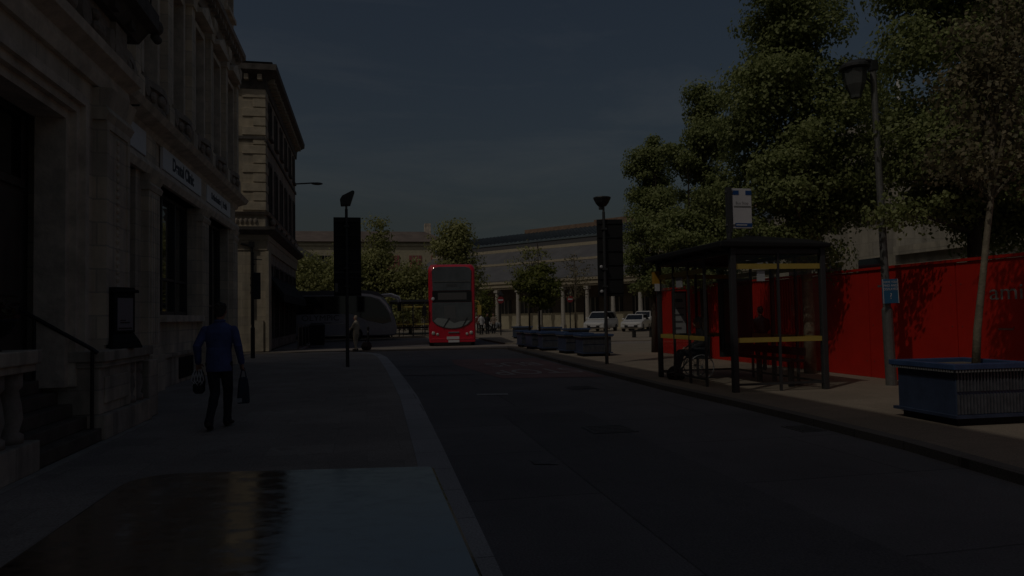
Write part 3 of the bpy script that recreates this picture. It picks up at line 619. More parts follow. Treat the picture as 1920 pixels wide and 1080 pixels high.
# ---------------------------------------------------------------- bus shelters: local x along the kerb side depth, y along the street
def shelter(label,loc,rz,L=3.62,Wd=1.86,near=True,yel=YEL):
    t=thing('bus_shelter',label,'bus shelter',loc,rz,'glazed bus shelters with yellow bands')
    H=2.72
    # posts: two front, two rear (front is x=0)
    for x,y,rr in ((0,0,.056),(0,L,.052),(Wd,0,.054),(Wd,L,.05),(Wd,L/2,.04)):
        MB().box(x-rr,x+rr,y-rr,y+rr,0,H).build('post',CHAR,t,bevel=.012)
    m=MB(); m.loft([[(-.30,-.14,H+.0),(Wd+.12,-.14,H+.0),(Wd+.12,L+.14,H+.0),(-.30,L+.14,H+.0)],[(-.30,-.14,H+.11),(Wd+.12,-.14,H+.07),(Wd+.12,L+.14,H+.07),(-.30,L+.14,H+.11)],[(.4,.1,H+.24),(Wd-.2,.1,H+.17),(Wd-.2,L-.1,H+.17),(.4,L-.1,H+.24)]]); rf=m.build('roof',BLACKM,t,bevel=.02)
    m=MB()
    for k in range(7): m.box(-.2,Wd,.1+k*(L-.2)/6-.02,.1+k*(L-.2)/6+.02,H-.055,H-.002)
    m.build('rafter',CHAR,rf)
    m=MB(); m.box(-.02,.02,.062,L-.062,H-.12,H-.04); m.box(Wd-.02,Wd+.02,.062,L-.062,H-.12,H-.04); m.box(.062,Wd-.062,-.02,.02,H-.12,H-.04); m.box(.062,Wd-.062,L-.02,L+.02,H-.12,H-.04); m.build('top_rail',CHAR,t)
    # panels: (origin, direction, length, mullions)
    def panel(p,dx,dy,l,mull):
        g=MB(); th=.005
        nx,ny=-dy,dx
        def bx(a,b,z0,z1,w): 
            q=[(p[0]+dx*a+nx*w,p[1]+dy*a+ny*w),(p[0]+dx*b+nx*w,p[1]+dy*b+ny*w),(p[0]+dx*b-nx*w,p[1]+dy*b-ny*w),(p[0]+dx*a-nx*w,p[1]+dy*a-ny*w)]
            return q,z0,z1
        q,z0,z1=bx(.07,l-.02,.16,2.58,th); g.prism(q,z0,z1); pn=g.build('glass_panel',PANE,t)
        f=MB()
        for k in mull:
            q,z0,z1=bx(k-.022,k+.022,.0,2.6,.024); f.prism(q,z0,z1)
        q,z0,z1=bx(.06,l,.12,.16,.02); f.prism(q,z0,z1)
        f.build('mullion',CHAR,pn)
        for zz,hh in ((.97,.045),(2.36,.05)):
            b=MB(); q,z0,z1=bx(.07,l-.03,zz-hh,zz+hh,.014); b.prism(q,z0,z1); b.build('yellow_band',yel,pn)
    panel((0,L),0,-1,2.45,(.85,1.65,2.43))        # road side, from the far post
    panel((0,0),1,0,Wd,(.93,))                    # near end
    panel((0,L),1,0,Wd,(.93,))                    # far end
    panel((Wd,0),0,1,L/2,(.9,)); panel((Wd,L/2),0,1,L/2,(.9,))
    m=MB(); m.box(Wd-.5,Wd-.2,.35,L-.5,.50,.55); m.box(Wd-.2,Wd-.17,.35,L-.5,.62,.78)
    for y in (.6,L/2,L-.75): m.box(Wd-.4,Wd-.3,y-.04,y+.04,0,.50)
    m.build('bench',BLACK,t,bevel=.008)
    p=MB().box(.30,.66,L-.05,L-.025,.98,2.02).build('timetable_case',CHAR,t)
    MB().box(.33,.63,L-.058,L-.051,1.02,1.98).build('timetable',SIGNW,p)
    m=MB()
    for k,(a,b_) in enumerate(((.06,.16),(.05,.2),(.05,.22),(.04,.24),(.1,.2))): m.box(.36,.36+b_,L-.0625,L-.0585,1.12+.16*k,1.12+.16*k+a*.8)
    m.build('printed_line',mat('print_grey',(.18,.17,.19),.6),p)
    return t
sh=shelter('large glazed bus shelter with black roof and yellow bands, standing on the right pavement',(6.76,12.42,.096),R(-1.0))
# extras on the near shelter
MB().box(.02,.05,3.62-1.25,3.62-.95,2.07,2.29).build('notice',SIGNW,sh)['label']='small white notice hung under the upper band on the road side'
MB().box(.52,.68,.03,.05,2.08,2.28).build('notice',SIGNW,sh)['label']='small white notice hung inside the near end'
m=MB(); m.box(-.14,-.01,3.55,3.69,2.2,2.5); s_=m.build('stop_letter_plate',mat('amber_plate',(.48,.26,.03),.5),sh); MB().box(-.135,-.015,3.53,3.549,2.03,2.2).build('white_tab',SIGNW,s_)
ad=MB().box(1.0,1.72,2.5,2.62,.5,2.25).build('advert_panel',CHAR,sh)
MB().box(1.06,1.66,2.48,2.499,.62,2.15).build('poster',mat('poster_grey',(.06,.065,.065),.15),ad)
shelter('small distant bus shelter with black roof, between the coach and the red bus',(2.1,57.6,.097),R(-90),3.4,1.5,False,YEL2).location=(2.0,59.4,.097)

# bus stop flag on its own pole
fl=thing('bus_stop_flag','white and blue bus stop flag on a pole above the shelter roof corner','bus stop sign',(6.73,12.44,.096))
MB().tube([(0,0,2.84),(0,0,3.86)],.05,10).box(-.09,.09,-.09,.09,2.80,2.86).box(-.04,.05,-.045,.045,3.0,3.86).build('pole',CHAR,fl)
bd=MB().box(.075,.47,-.02,.02,3.08,3.84).build('board',SIGNW,fl,bevel=.008)
MB().box(.077,.205,-.026,-.0205,3.72,3.80).box(.345,.468,-.026,-.0205,3.72,3.80).box(.12,.468,-.026,-.0205,3.11,3.18).build('blue_band',FLAGBLUE,bd)
text('lettering','Bus Stop',.075,mat('grey_print',(.2,.2,.2),.6),bd,(.27,-.0215,3.56),(PI/2,0,0),.001,1.)
MB().box(.10,.45,-.024,-.0205,3.48,3.51).build('rule',mat('grey_print',(.2,.2,.2)),bd)
MB().box(.14,.36,-.029,-.0265,3.135,3.155).build('printed_line',TXT,bd)
m=MB(); m.box(-.06,.09,-.03,.03,3.76,3.79); m.box(-.06,.12,-.03,.03,3.13,3.16); m.build('bracket',GREYM,fl)

# ---------------------------------------------------------------- red hoarding
ho=thing('site_hoarding','long bright red site hoarding with pale lettering behind the bus shelter','hoarding',(11.05,4,.096))
y=2.0; k=0
while y<26.2:
    w=2.44; m=MB()
    if y>16.5:
        prof=[]; n=int(w/.12)
        for j in range(n):
            a=y+.005+(w-.01)*j/n; b_=y+.005+(w-.01)*(j+1)/n; c=(b_-a)
            prof += [(11.05,a),(11.05,a+c*.45),(11.02,a+c*.55),(11.02,a+c*.95)]
        prof += [(11.05,y+w-.005),(11.085,y+w-.005),(11.085,y+.005)]
        m.prism(prof,.1,2.46)
    else:
        m.box(11.03,11.08,y+.014,y+w-.014,.1,2.46+(.012 if k%3==1 else 0))
    m.build('panel',RED,ho,world=True)
    y+=w; k+=1
MB().box(11.092,11.098,2.0,26.4,.1,2.45).build('dark_gap_sheet',BLACKM,ho,world=True)  # black sheet added behind the panels so the gaps between them look dark
m=MB()
for k in range(12):
    for z in (.45,1.25,2.05):
        for yy in (.12,1.22,2.32): m.ell((11.028,2.0+2.44*k*.0+k*2.44+yy,z),(.006,.016,.016),6,4)
        if 2.0+k*2.44>14: break
m.build('fixing_screw',mat('screw_head',(.25,.05,.04),.4),ho,world=True)['kind']='stuff'
m=MB(); m.box(10.99,11.11,2.0,26.4,2.475,2.53); m.build('top_rail',RED,ho,world=True)
m=MB()
for k in range(11): m.box(11.102,11.2,1.96+2.44*k,2.04+2.44*k,.1,2.45)
m.build('post',BROWNT,ho,world=True)
def htext(body,size,y,z,mt,xs=1.): 
    t=text('lettering',body,size,mt,ho,(11.028-11.05,y-4,z-.096),(PI/2,0,-PI/2),.002,xs,'LEFT'); return t
htext('amit',.40,11.02,1.86,TXTD,1.25)
MB().box(11.024,11.029,10.55,10.85,1.20,1.23).box(11.024,11.029,9.7,10.35,1.20,1.23).build('small_lettering',mat('very_dim_lettering',(.30,.14,.13),.6),ho,world=True)
htext('amit',.30,17.2,1.72,TXTD,1.2)

# ---------------------------------------------------------------- sign boards seen from behind, each on a post with a sign light
def sign_post(label,loc,rz,bw,bh,zb,xo,zl,dish,dirx):
    t=thing('road_sign',label,'road sign',loc,rz,'black-backed road signs on posts')
    MB().tube([(0,0,0),(0,0,zl-.25)],[.055,.045],10).build('post',CHAR,t)
    m=MB(); m.box(xo,xo+bw,.07,.13,zb,zb+bh)
    bd=m.build('board',BLACKM,t,bevel=.012)
    m=MB()
    for z in [zb+.12+k*(bh-.24)/5 for k in range(6)]: m.box(xo+.03,xo+bw-.03,.045,.07,z-.02,z+.02)
    m.build('rail',BLACK,bd)
    m=MB()
    for z in (zb+.3,zb+bh*.35,zb+bh-.3): m.box(-.08,.08,-.065,.045,z-.03,z+.03)
    m.build('clamp',CHAR,t)
    m=MB()
    if dish:
        m.lathe([(.02,zl-.1),(.12,zl-.08),(.2,zl+.02),(.27,zl+.16),(.275,zl+.2),(.02,zl+.22)],(-.04,0,0),14); m.box(-.14,-.02,-.06,.06,zl-.18,zl-.07)
    else:
        m.prism([(-.17,zl-.16),(.12,zl-.14),(.26,zl+.30),(.2,zl+.33),(-.12,zl+.16),(-.19,zl+.04)],-.14,.14,'y'); 
    lh=m.build('sign_light',CHAR,t,bevel=.02)
    MB().tube([(0,0,zl-.26),(0,0,zl-.1)],.035,8).build('stem',GREYM,lh)
    return t,bd,xo,zb
t,bd,xo,zb=sign_post('tall black-backed road sign with a tilted lamp on top, on the left pavement',(-.57,23.1,.096),0,.84,2.48,2.22,-.40,5.2,False,1)
MB().box(-.405,.445,.05,.135,2.94+.02,2.955+.02).build('joint_strip',GREYM,bd)
MB().box(-.36,-.28,.03,.069,2.34,2.62).build('plate',GREYM,bd)
t,bd,xo,zb=sign_post('tall black-backed road sign with a dish-shaped lamp on top, on the right pavement',(7.15,20.9,.096),R(-6),.80,2.36,2.05,-.20,4.88,True,1)
for z in (2.2,2.95): MB().ell((-.1,.03,z),(.05,.03,.05)).build('fixing',SIGNW,bd)

# traffic signal by the corner building
ts=thing('traffic_signal','slim black traffic signal seen edge-on in front of the sunlit corner building','traffic light',(-4.42,30.2,.096),R(35))
MB().tube([(0,0,0),(0,0,1.2),(0,0,1.25),(0,0,4.15)],[.085,.085,.055,.05],10).build('post',BLACK,ts)
m=MB(); m.box(-.05,.34,-.03,.03,2.35,3.42); bb=m.build('backing_board',mat('signal_black',(.012,.014,.018),.5),ts,bevel=.03)
for z in (2.62,2.92,3.2):
    MB().lathe([(.11,-.22),(.12,-.03),(.02,-.028)],(.14,.28,z),12,'y').build('visor',BLACK,bb)
m=MB(); m.box(-.06,.06,-.05,.05,3.7,3.76); m.tube([(0,0,4.15),(0,0,4.22)],.07,8); m.tube([(0,0,3.95),(.55,.3,3.97)],.02,6); m.build('cap',BLACK,ts)

# street lamp on the right pavement
lp=thing('street_lamp','tall leaning grey street lamp with a hanging glass lantern and a blue plate','street lamp',(10.19,12.55,.096))
lp.rotation_euler=(0,R(-1.4),0)
MB().tube([(0,0,0),(0,0,1.5),(0,0,1.55),(0,0,6.45)],[.105,.1,.075,.06],12).build('post',GREYM,lp,smooth=False)
m=MB(); m.tube([(.0,0,6.4),(-.05,0,6.5),(-.25,0,6.5),(-.52,0,6.46)],[.055,.05,.045,.04],8); m.tube([(0,0,6.0),(-.16,0,6.15),(-.2,0,6.45)],.025,6); m.box(-.07,.07,-.07,.07,6.3,6.5); m.build('arm',CHAR,lp)
ln=MB().lathe([(.05,6.46),(.22,6.44),(.29,6.38),(.29,6.33),(.2,6.30),(.05,6.3)],(-.42,0,0),16).build('lantern_hood',CHAR,lp)
MB().lathe([(.235,6.29),(.19,6.0),(.11,5.8),(.10,5.74),(.02,5.72)],(-.42,0,0),8).build('lantern_bowl',mat('frosted_bowl',(.10,.107,.105),.2,var=.2,vscale=3),ln)
MB().lathe([(.03,6.28),(.05,6.15),(.03,6.0)],(-.42,0,0),8).build('bulb',SIGNW,ln)
MB().box(-.09,.1,-.12,.12,1.95,1.99).build('sign_clamp',GREYM,lp)
bs=MB().box(-.19,.16,-.15,-.125,1.62,2.10).build('blue_plate',SIGNBLUE,lp,bevel=.006)
MB().box(-.19,-.178,-.155,-.1505,1.62,2.10).box(.148,.16,-.155,-.1505,1.62,2.10).build('border',TXT,bs)
for k,(tx,sz) in enumerate((('HAVE YOU',.062),('PAID AND',.068),('DISPLAYED',.066),('?',.16))):
    text('lettering',tx,sz,TXT,bs,(-.015,-.1515,(2.04,1.97,1.90,1.76)[k]),(PI/2,0,0),.001)

# ---------------------------------------------------------------- blue planters
def planter_parts(t,a=1.16,slats=True):
    h=a/2
    MB().box(-h+.09,h-.09,-h+.09,h-.09,0,.10).build('feet',BLACKM,t)
    body=MB().box(-h+.05,h-.05,-h+.05,h-.05,.10,.72).build('body',PBLUE,t,bevel=.01)
    m=MB()
    n=22
    for k in range(n):
        x=-h+.075+(a-.15)*k/(n-1)
        m.box(x-.011,x+.011,-h+.028,-h+.05,.15,.40); m.box(x-.011,x+.011,-h+.028,-h+.05,.44,.68)
    sl=m.build('slat',mat('pale_slat_edge',(.10,.105,.12),.5,var=.35,vscale=9),t); sl['label']='row of pale vertical slats on the street-facing side'
    m=MB(); m.box(-h,h,-h,h,.10,.14); m.build('base_rail',PBLUE,t)
    m=MB(); m.box(-h-.03,h+.03,-h-.03,-h+.1,.72,.79); m.box(-h-.03,h+.03,h-.1,h+.03,.72,.79); m.box(-h-.03,-h+.1,-h+.1,h-.1,.72,.79); m.box(h-.1,h+.03,-h+.1,h-.1,.72,.79); rim=m.build('rim',PBLUER,t,bevel=.008)
    m=MB()
    for k in range(26):
        x=-h+.02+(a-.04)*k/25; m.box(x-.013,x+.013,-h-.02,-h+.05,.685,.719); m.box(-h-.02,-h+.05,x-.013,x+.013,.685,.719)
    m.build('dentil',mat('dentil_pale',(.22,.22,.22),.6),rim)
    MB().box(-h+.1,h-.1,-h+.1,h-.1,.6,.735).build('soil',SOIL,t)
p0=thing('planter','large blue slatted planter holding the leaning tree, nearest the camera','planter',(7.90,8.42,.096),R(-2),'blue square planters along the plaza'); planter_parts(p0)
for k,(x,y,rz,lab) in enumerate([(8.16,25.35,-3,'blue planter standing beside the right-hand black-backed road sign'),
    (8.08,27.5,2,'blue planter second in the distant row, just behind the one by the sign post'),
    (7.88,30.2,-4,'blue planter in the middle of the distant row, partly overlapped by its neighbours'),
    (7.75,31.95,3,'blue planter in the distant row holding the leafy green tree'),
    (7.82,34.3,0,'blue planter at the far kerb end of the distant row holding the bare-topped sapling'),
    (10.2,47.0,0,'farthest small blue planter, left of the distant row near the red bus'),
    (10.9,36.8,5,'blue planter set back from the row holding the thin sparse tree'),
    (11.0,42.6,0,'bright blue planter set far back behind the distant row')]):
    c=copy_tree(p0); c.location=(x,y,.096); c.rotation_euler=(0,0,R(rz)); c['label']=lab

# ---------------------------------------------------------------- trees
def leaves(name,pts,size,m,parent,nrm=None,droop=.3):
    n=len(pts)
    a=nrg.normal(size=(n,3)); a/=np.linalg.norm(a,axis=1)[:,None]
    if nrm is not None: a=a*.8+nrm; a/=np.linalg.norm(a,axis=1)[:,None]
    b=nrg.normal(size=(n,3)); b-=a*(a*b).sum(1)[:,None]; b/=np.linalg.norm(b,axis=1)[:,None]
    c=np.cross(a,b); s=(size*nrg.uniform(.6,1.25,n))[:,None]
    v=np.empty((n,5,3)); v[:,0]=pts-b*s*.5; v[:,1]=pts-b*s*.05+c*s*.38; v[:,2]=pts+b*s*.55-a*s*.14; v[:,3]=pts-b*s*.05-c*s*.38; v[:,4]=pts+a*s*.02
    me=bpy.data.meshes.new(name); me.vertices.add(n*4); vv=v[:,:4].reshape(-1,3); me.vertices.foreach_set('co',vv.ravel().astype(np.float32))
    me.loops.add(n*4); me.loops.foreach_set('vertex_index',np.arange(n*4,dtype=np.int32)); me.polygons.add(n); me.polygons.foreach_set('loop_start',np.arange(0,n*4,4,dtype=np.int32)); me.polygons.foreach_set('loop_total',np.full(n,4,dtype=np.int32))
    me.update(); me.materials.append(m); o=bpy.data.objects.new(name,me); COL.objects.link(o); o.parent=parent; return o
def tree(name,label,loc,lobes,nleaf,lsize,lm,trunk,bark,nclump=90,spread=.3,group=None,limbs=14,cat='tree',shell=.5,rz=0):
    """lobes: (centre, radii, weight); trunk: list of (point, radius)"""
    t=thing(name,label,cat,loc,rz,group)
    w=np.array([l[2]*(l[1][0]*l[1][1]*l[1][2])**.55 for l in lobes]); w/=w.sum()
    cl=[];nr=[]
    for i in range(nclump):
        l=lobes[nrg.choice(len(lobes),p=w)]
        dd=nrg.normal(size=3); dd/=np.linalg.norm(dd); rr=(shell+(1-shell)*nrg.random())**.6
        if nrg.random()<.18: rr*=.5
        elif nrg.random()<.16: rr*=1.18
        cl.append(np.array(l[0])+dd*np.array(l[1])*rr); nr.append(dd)
    cl=np.array(cl); nr=np.array(nr); cs=spread*nrg.uniform(.35,1.35,nclump)
    dm=np.linalg.norm(cl[:,None]-cl[None],axis=2)+np.eye(nclump)*99; far=np.sort(dm,axis=1)[:,1]>spread*2.0; cen=cl.mean(0); cl[far]=cl[far]*.75+cen*.25
    idx=nrg.choice(nclump,size=nleaf,p=(cs**2.2)/(cs**2.2).sum())
    off=nrg.normal(size=(nleaf,3))*np.array([1,1,.52]); off*= (np.minimum(1,2.1/np.linalg.norm(off,axis=1)))[:,None]
    P=cl[idx]+off*cs[idx][:,None]*.75
    nn=off*.5+nr[idx]*.3+np.array([0,0,.35])
    leaves('crown',P,lsize,lm,t,nn)
    m=MB(); m.tube([p for p,_ in trunk],[r for _,r in trunk],9)
    tr=m.build('trunk',bark,t,smooth=True)
    lm_=MB(); tp=[np.array(p) for p,_ in trunk]; top=tp[-1]; 
    z0=min(l[0][2]-l[1][2] for l in lobes)
    for k in range(limbs):
        e=cl[nrg.choice(nclump)]; 
        zs=[q for q in tp if q[2]>z0*.75 and q[2]<e[2]-.1] or [tp[-1]]
        a=zs[nrg.choice(len(zs))]; mid=(a+e)/2+np.array([0,0,.12*np.linalg.norm(e-a)])+nrg.normal(size=3)*.06
        r0=max(.012,trunk[0][1]*.38); lm_.tube([a,mid,e],[r0,r0*.6,r0*.2],5,True)
    if limbs: lm_.build('limbs',bark,tr)
    return t
TR='tall maples in a row along the red hoarding'
def trunk_line(h,r,wob=.08):
    n=6; return [((nrg.normal()*wob*(k/n),nrg.normal()*wob*(k/n),h*k/n),r*(1-.75*k/n)) for k in range(n+1)]
tree('maple_tree','tall narrow maple farthest left in the row by the hoarding',(10.95,26.3,.09),[((0,0,5.2),(.95,.95,2.9),1.2),((.05,0,7.0),(.70,.7,1.5),1.2),((-.1,0,3.4),(1.1,1.1,1.5),1),((.1,0,7.9),(.42,.4,.7),1.3)],34000,.10,LEAF_M,trunk_line(8.0,.13),BARKD,95,.36,TR,shell=.5)
tree('maple_tree','narrow maple with a notched top, second from the left behind the shelter roof',(10.8,21.7,.09),[((0,0,5.4),(1.05,1.1,2.6),1),((.12,0,7.7),(.58,.6,1.3),1.5),((0,0,3.4),(1.5,1.3,1.4),1),((-.45,0,6.7),(.5,.5,.8),1),((.5,0,5.2),(.8,.8,1.4),1)],48000,.098,LEAF_M,trunk_line(7.6,.14),BARKD,120,.36,TR,shell=.5)
tree('maple_tree','broad tall maple right behind the bus shelter, its pale trunk in front of the hoarding',(10.45,15.6,.09),[((0,0,6.6),(1.6,1.5,3.0),1),((.1,0,9.3),(1.15,1.1,1.9),1),((-.2,0,4.2),(2.0,1.8,1.6),1),((.3,0,10.7),(.7,.7,1.0),1),((-.8,0,7.5),(.95,.9,1.2),1),((.7,0,5.0),(1.3,1.2,1.4),1)],95000,.09,LEAF_M,[((0,0,0),.15),((.02,0,1.2),.135),((0,.03,2.6),.12),((.05,0,4.5),.1),((0,0,7),.06),((0,0,9.5),.03)],BARK,170,.43,TR,30,shell=.5)
tree('maple_tree','broad dark maple at the right end of the row, behind the leaning planter tree',(11.9,12.2,.09),[((.2,0,6.2),(1.95,1.7,2.9),1),((.5,0,8.8),(1.7,1.5,2.3),1),((-.1,0,3.9),(2.0,1.7,1.5),1),((1.0,0,4.8),(1.6,1.5,2.1),1)],95000,.09,LEAF_M,trunk_line(9.0,.17),BARKD,165,.45,TR,26,shell=.5)
ur=thing('urn','squat black urn of dark reddish plants on the near entrance pier, at the left edge','urn',(-3.62,7.78,1.34))
MB().lathe([(.17,0),(.17,.03),(.10,.06),(.12,.10),(.23,.17),(.29,.27),(.31,.30),(.29,.31),(.25,.29),(.02,.28)],(0,0,0),18).build('bowl',BLACKM,ur,smooth=True)
ul=leaves('plants',np.column_stack([nrg.normal(size=500)*.12,nrg.normal(size=500)*.12,.33+np.abs(nrg.normal(size=500))*.07]),.06,leaf_mat('dark_red_leaves',(.05,.03,.025),(.12,.06,.045),(.10,.11,.04)),ur); ul['kind']='stuff'

# leaning young tree in the near planter
tree('planter_tree','young leaning tree with thin bronze foliage growing in the near blue planter',(8.24,8.5,.80),
   [((.55,.1,3.7),(.75,.8,1.3),1),((.75,.1,5.0),(.65,.7,1.1),1),((.35,0,2.9),(.6,.6,.5),.6)],6000,.075,LEAF_B,[((0,0,0),.055),((.05,0,.5),.05),((.17,0,1.2),.043),((.26,0,1.75),.042),((.36,0,2.3),.04),((.45,0,3.2),.03),((.55,0,4.2),.018),((.6,0,5.2),.01)],BARK,110,.26,None,34,shell=.2)
# trees in the distant planters
tree('planter_tree','small leafy tree with a dense green lower crown in the distant planter row',(7.75,31.95,.82),[((.05,0,2.15),(1.12,1.0,.85),1),((-.1,0,1.75),(.9,.9,.55),.6)],6500,.13,LEAF_G,[((0,0,0),.05),((0,0,1.5),.045),((.03,0,2.6),.03),((-.05,0,4.1),.01)],BARKD,40,.3,None,10)
sp=tree('planter_tree','sparse bare-topped sapling behind the leafy tree in the distant planters',(7.82,34.3,.82),[((0,0,2.9),(1.2,1.0,1.3),1)],900,.12,LEAF_F,[((0,0,0),.045),((0,0,1.5),.04),((.05,0,3.0),.02),((0,0,4.6),.008)],BARKD,45,.3,None,26)
tree('planter_tree','thin nearly bare sapling in the planter left of the right-hand road sign',(10.9,36.8,.82),[((0,0,2.8),(.95,.9,1.3),1)],520,.11,LEAF_B,[((0,0,0),.045),((0,0,1.5),.04),((.05,0,3.0),.02),((0,0,4.2),.008)],BARK,40,.28,None,22)
# trees beyond the coach
FT='light green trees beyond the coach'
def fartree(label,x,y,h,w,n,lobes=None,lm=LEAF_F,ls=.26):
    lo=lobes or [((0,0,h*.45),(w*.5,w*.5,h*.36),1),((w*.05,0,h*.72),(w*.34,w*.34,h*.24),1),((-w*.15,0,h*.3),(w*.5,w*.45,h*.2),1)]
    return tree('street_tree',label,(x,y,.09),lo,n,ls,lm,trunk_line(h*.85,.16),BARKD,85,w*.15+.22,FT,10,shell=.3)
fartree('round light green tree behind the coach beside the corner building',-5.4,66,7.9,5.4,12000)
fartree('light green tree behind the left black-backed road sign',-1.9,68,8.0,5.4,12000)
fartree('tall loose-topped light green tree right of the left road sign',1.0,68,9.2,4.2,12000,[((0,0,3.6),(2.1,2.0,2.8),1),((.1,0,6.6),(1.3,1.3,1.9),1),((.3,0,8.9),(.7,.7,1.7),.6),((.9,0,7.6),(.7,.7,1.0),.5)])
fartree('low light green tree over the distant bus shelter roof',4.0,67,7.0,4.6,10000)
fartree('green tree rising directly behind the red double-decker',8.0,66,9.6,4.4,12000,[((0,0,4.6),(2.0,2.0,3.0),1),((0,0,8.0),(1.5,1.4,1.7),1),((.6,0,9.1),(.5,.5,.8),1)])
fartree('small bright green tree just right of the red bus',11.9,74,4.6,2.0,3500,[((0,0,2.6),(.85,.85,1.9),1)],LEAF_G,.2)

# ---------------------------------------------------------------- red double-decker bus, front towards -y
def rect_ring(w,z0,z1,y,r,n=4,rt=None):
    pts=[]; rt=rt or r
    for cx,cz,a0,q in ((w-r,z0+r,-90,r),(w-rt,z1-rt,0,rt),(-w+rt,z1-rt,90,rt),(-w+r,z0+r,180,r)):
        for k in range(n+1):
            a=R(a0+90*k/n); pts.append((cx+q*math.cos(a),y,cz+q*math.sin(a)))
    return pts
bus=thing('double_decker_bus','red double-decker bus facing the camera in the middle of the junction','bus',(4.50,38.2,0),R(-6.0))
W_=1.25; bus.scale=(1,1,1.04)
m=MB(); m.loft([rect_ring(1.17,.30,4.02,.0,.2,4,.34),rect_ring(1.235,.24,4.2,.09,.16,4,.3),rect_ring(W_,.22,4.25,.3,.12,4,.26),rect_ring(W_,.22,4.27,10.6,.12,4,.26),rect_ring(1.2,.3,4.2,10.75,.15,4,.25)])
m.build('body',REDB,bus,bevel=.01)
# front glazing: upper windscreen, destination box, lower windscreen with a curved bottom
def curved_panel(pts,y,th=.03): return MB().prism(pts,y-th,y+.02,'y')
up=curved_panel([(-1.02,2.88),(1.02,2.88),(1.05,3.9),(.95,4.06),(.7,4.11),(-.7,4.11),(-.95,4.06),(-1.05,3.9)],-.012).build('upper_windscreen',GLASSB,bus,bevel=.015)
MB().box(-.96,.96,-.075,-.05,3.335,3.375).build('grab_rail',GREYM,up)
MB().box(-.28,.28,-.05,-.0435,3.08,3.24).build('printed_panel',mat('grey_panel',(.07,.075,.08),.5),up)
ds=curved_panel([(-1.04,2.30),(1.04,2.30),(1.04,2.86),(-1.04,2.86)],-.010).build('destination_box',mat('display_black',(.018,.019,.021),.25),bus)
MB().box(-.74,.78,-.046,-.0405,2.42,2.78).build('display',mat('display_grey',(.11,.105,.105),.3),ds)
low=[(-1.06,2.28),(-1.06,1.35)]+[(-1.03+1.03*2*(j/12), 1.35-.42*math.sin(PI*j/12)**.6) for j in range(1,12)]+[(1.06,1.35),(1.06,2.28)]
lw=curved_panel(low,-.011,.03).build('lower_windscreen',GLASSB,bus,bevel=.012)
dash=MB(); dash.prism([(-.98,1.34)]+[(-.95+.95*2*(j/12), 1.33-.36*math.sin(PI*j/12)**.6) for j in range(1,12)]+[(.95,1.34),(.4,1.3),(.1,1.22),(-.3,1.45),(-.8,1.5)],-.046,-.0415,'y'); dash.build('dashboard',mat('dash_grey',(.24,.27,.27),.6),lw)
MB().box(-.42,.18,-.046,-.0415,1.45,2.12).build('cab_partition',mat('cab_grey',(.12,.125,.13),.4),lw)
m=MB(); m.tube([(-.5,-.06,.98),(-.15,-.07,1.5)],.014,5); m.tube([(.5,-.06,.98),(.8,-.07,1.5)],.014,5); m.build('wiper',BLACK,lw)
m=MB(); m.box(-1.2,1.2,-.02,.05,.24,.36); m.prism([(-1.15,.36),(1.15,.36),(1.05,.46),(-1.05,.46)],-.03,.02,'y'); m.build('bumper',REDB,bus,bevel=.02)
for s in (-1,1):
    hl=MB().lathe([(.02,-.04),(.09,-.03),(.1,.03)],(s*1.0,.0,.72),12,'y').build('headlight',LAMPG,bus,smooth=True)
    MB().lathe([(.015,-.04),(.07,-.03),(.08,.03)],(s*.78,-.0,.66),12,'y').build('headlight',LAMPG,bus,smooth=True)
    m=MB(); m.tube([(s*1.2,.1,2.35),(s*1.42,-.12,2.3),(s*1.45,-.15,2.15)],.03,6); m.loft([rect_ring(.1,1.5,2.1,-.22,.04),rect_ring(.12,1.46,2.14,-.1,.04)]) if False else m.box(s*1.45-.1,s*1.45+.1,-.2,-.08,1.62,2.12)
    m.build('mirror',YEL if s>0 else BLACK,bus,bevel=.03)
    sw=MB()
    for z0,z1 in ((1.2,2.2),(2.95,3.85)): sw.box(s*1.235 if s>0 else -1.256,1.256 if s>0 else -1.235,.5,10.2,z0,z1)
    sw.build('side_windows',GLASSD,bus)
    for y in (2.3,8.2):
        w=MB().lathe([(.35,-.14),(.48,-.14),(.49,0),(.48,.14),(.35,.14)],(s*1.12,y,.49),20,'x').build('wheel',RUBBER,bus)
        MB().lathe([(.02,-.1),(.34,-.12),(.34,.12),(.02,.1)],(s*1.14,y,.49),16,'x').build('rim',GREYM,w)
MB().box(-.30,.36,-.06,-.03,.40,.54).box(-.22,.36,-.06,-.03,.24,.36).build('number_plate',SIGNW,bus)
text('bus_badge','WRIGHT',.12,CHROME,bus,(.1,-.035,.76),(PI/2,0,0),.006,1.2) if False else MB().box(-.22,.36,-.045,-.015,.71,.78).build('bus_badge',CHROME,bus,bevel=.01)
MB().ell((-1.0,-.06,2.47),(.09,.04,.09)).build('camera_dome',SIGNW,bus)
m=MB(); m.box(-1.0,1.0,-.02,.6,.1,.24); m.build('underframe',BLACKM,bus)

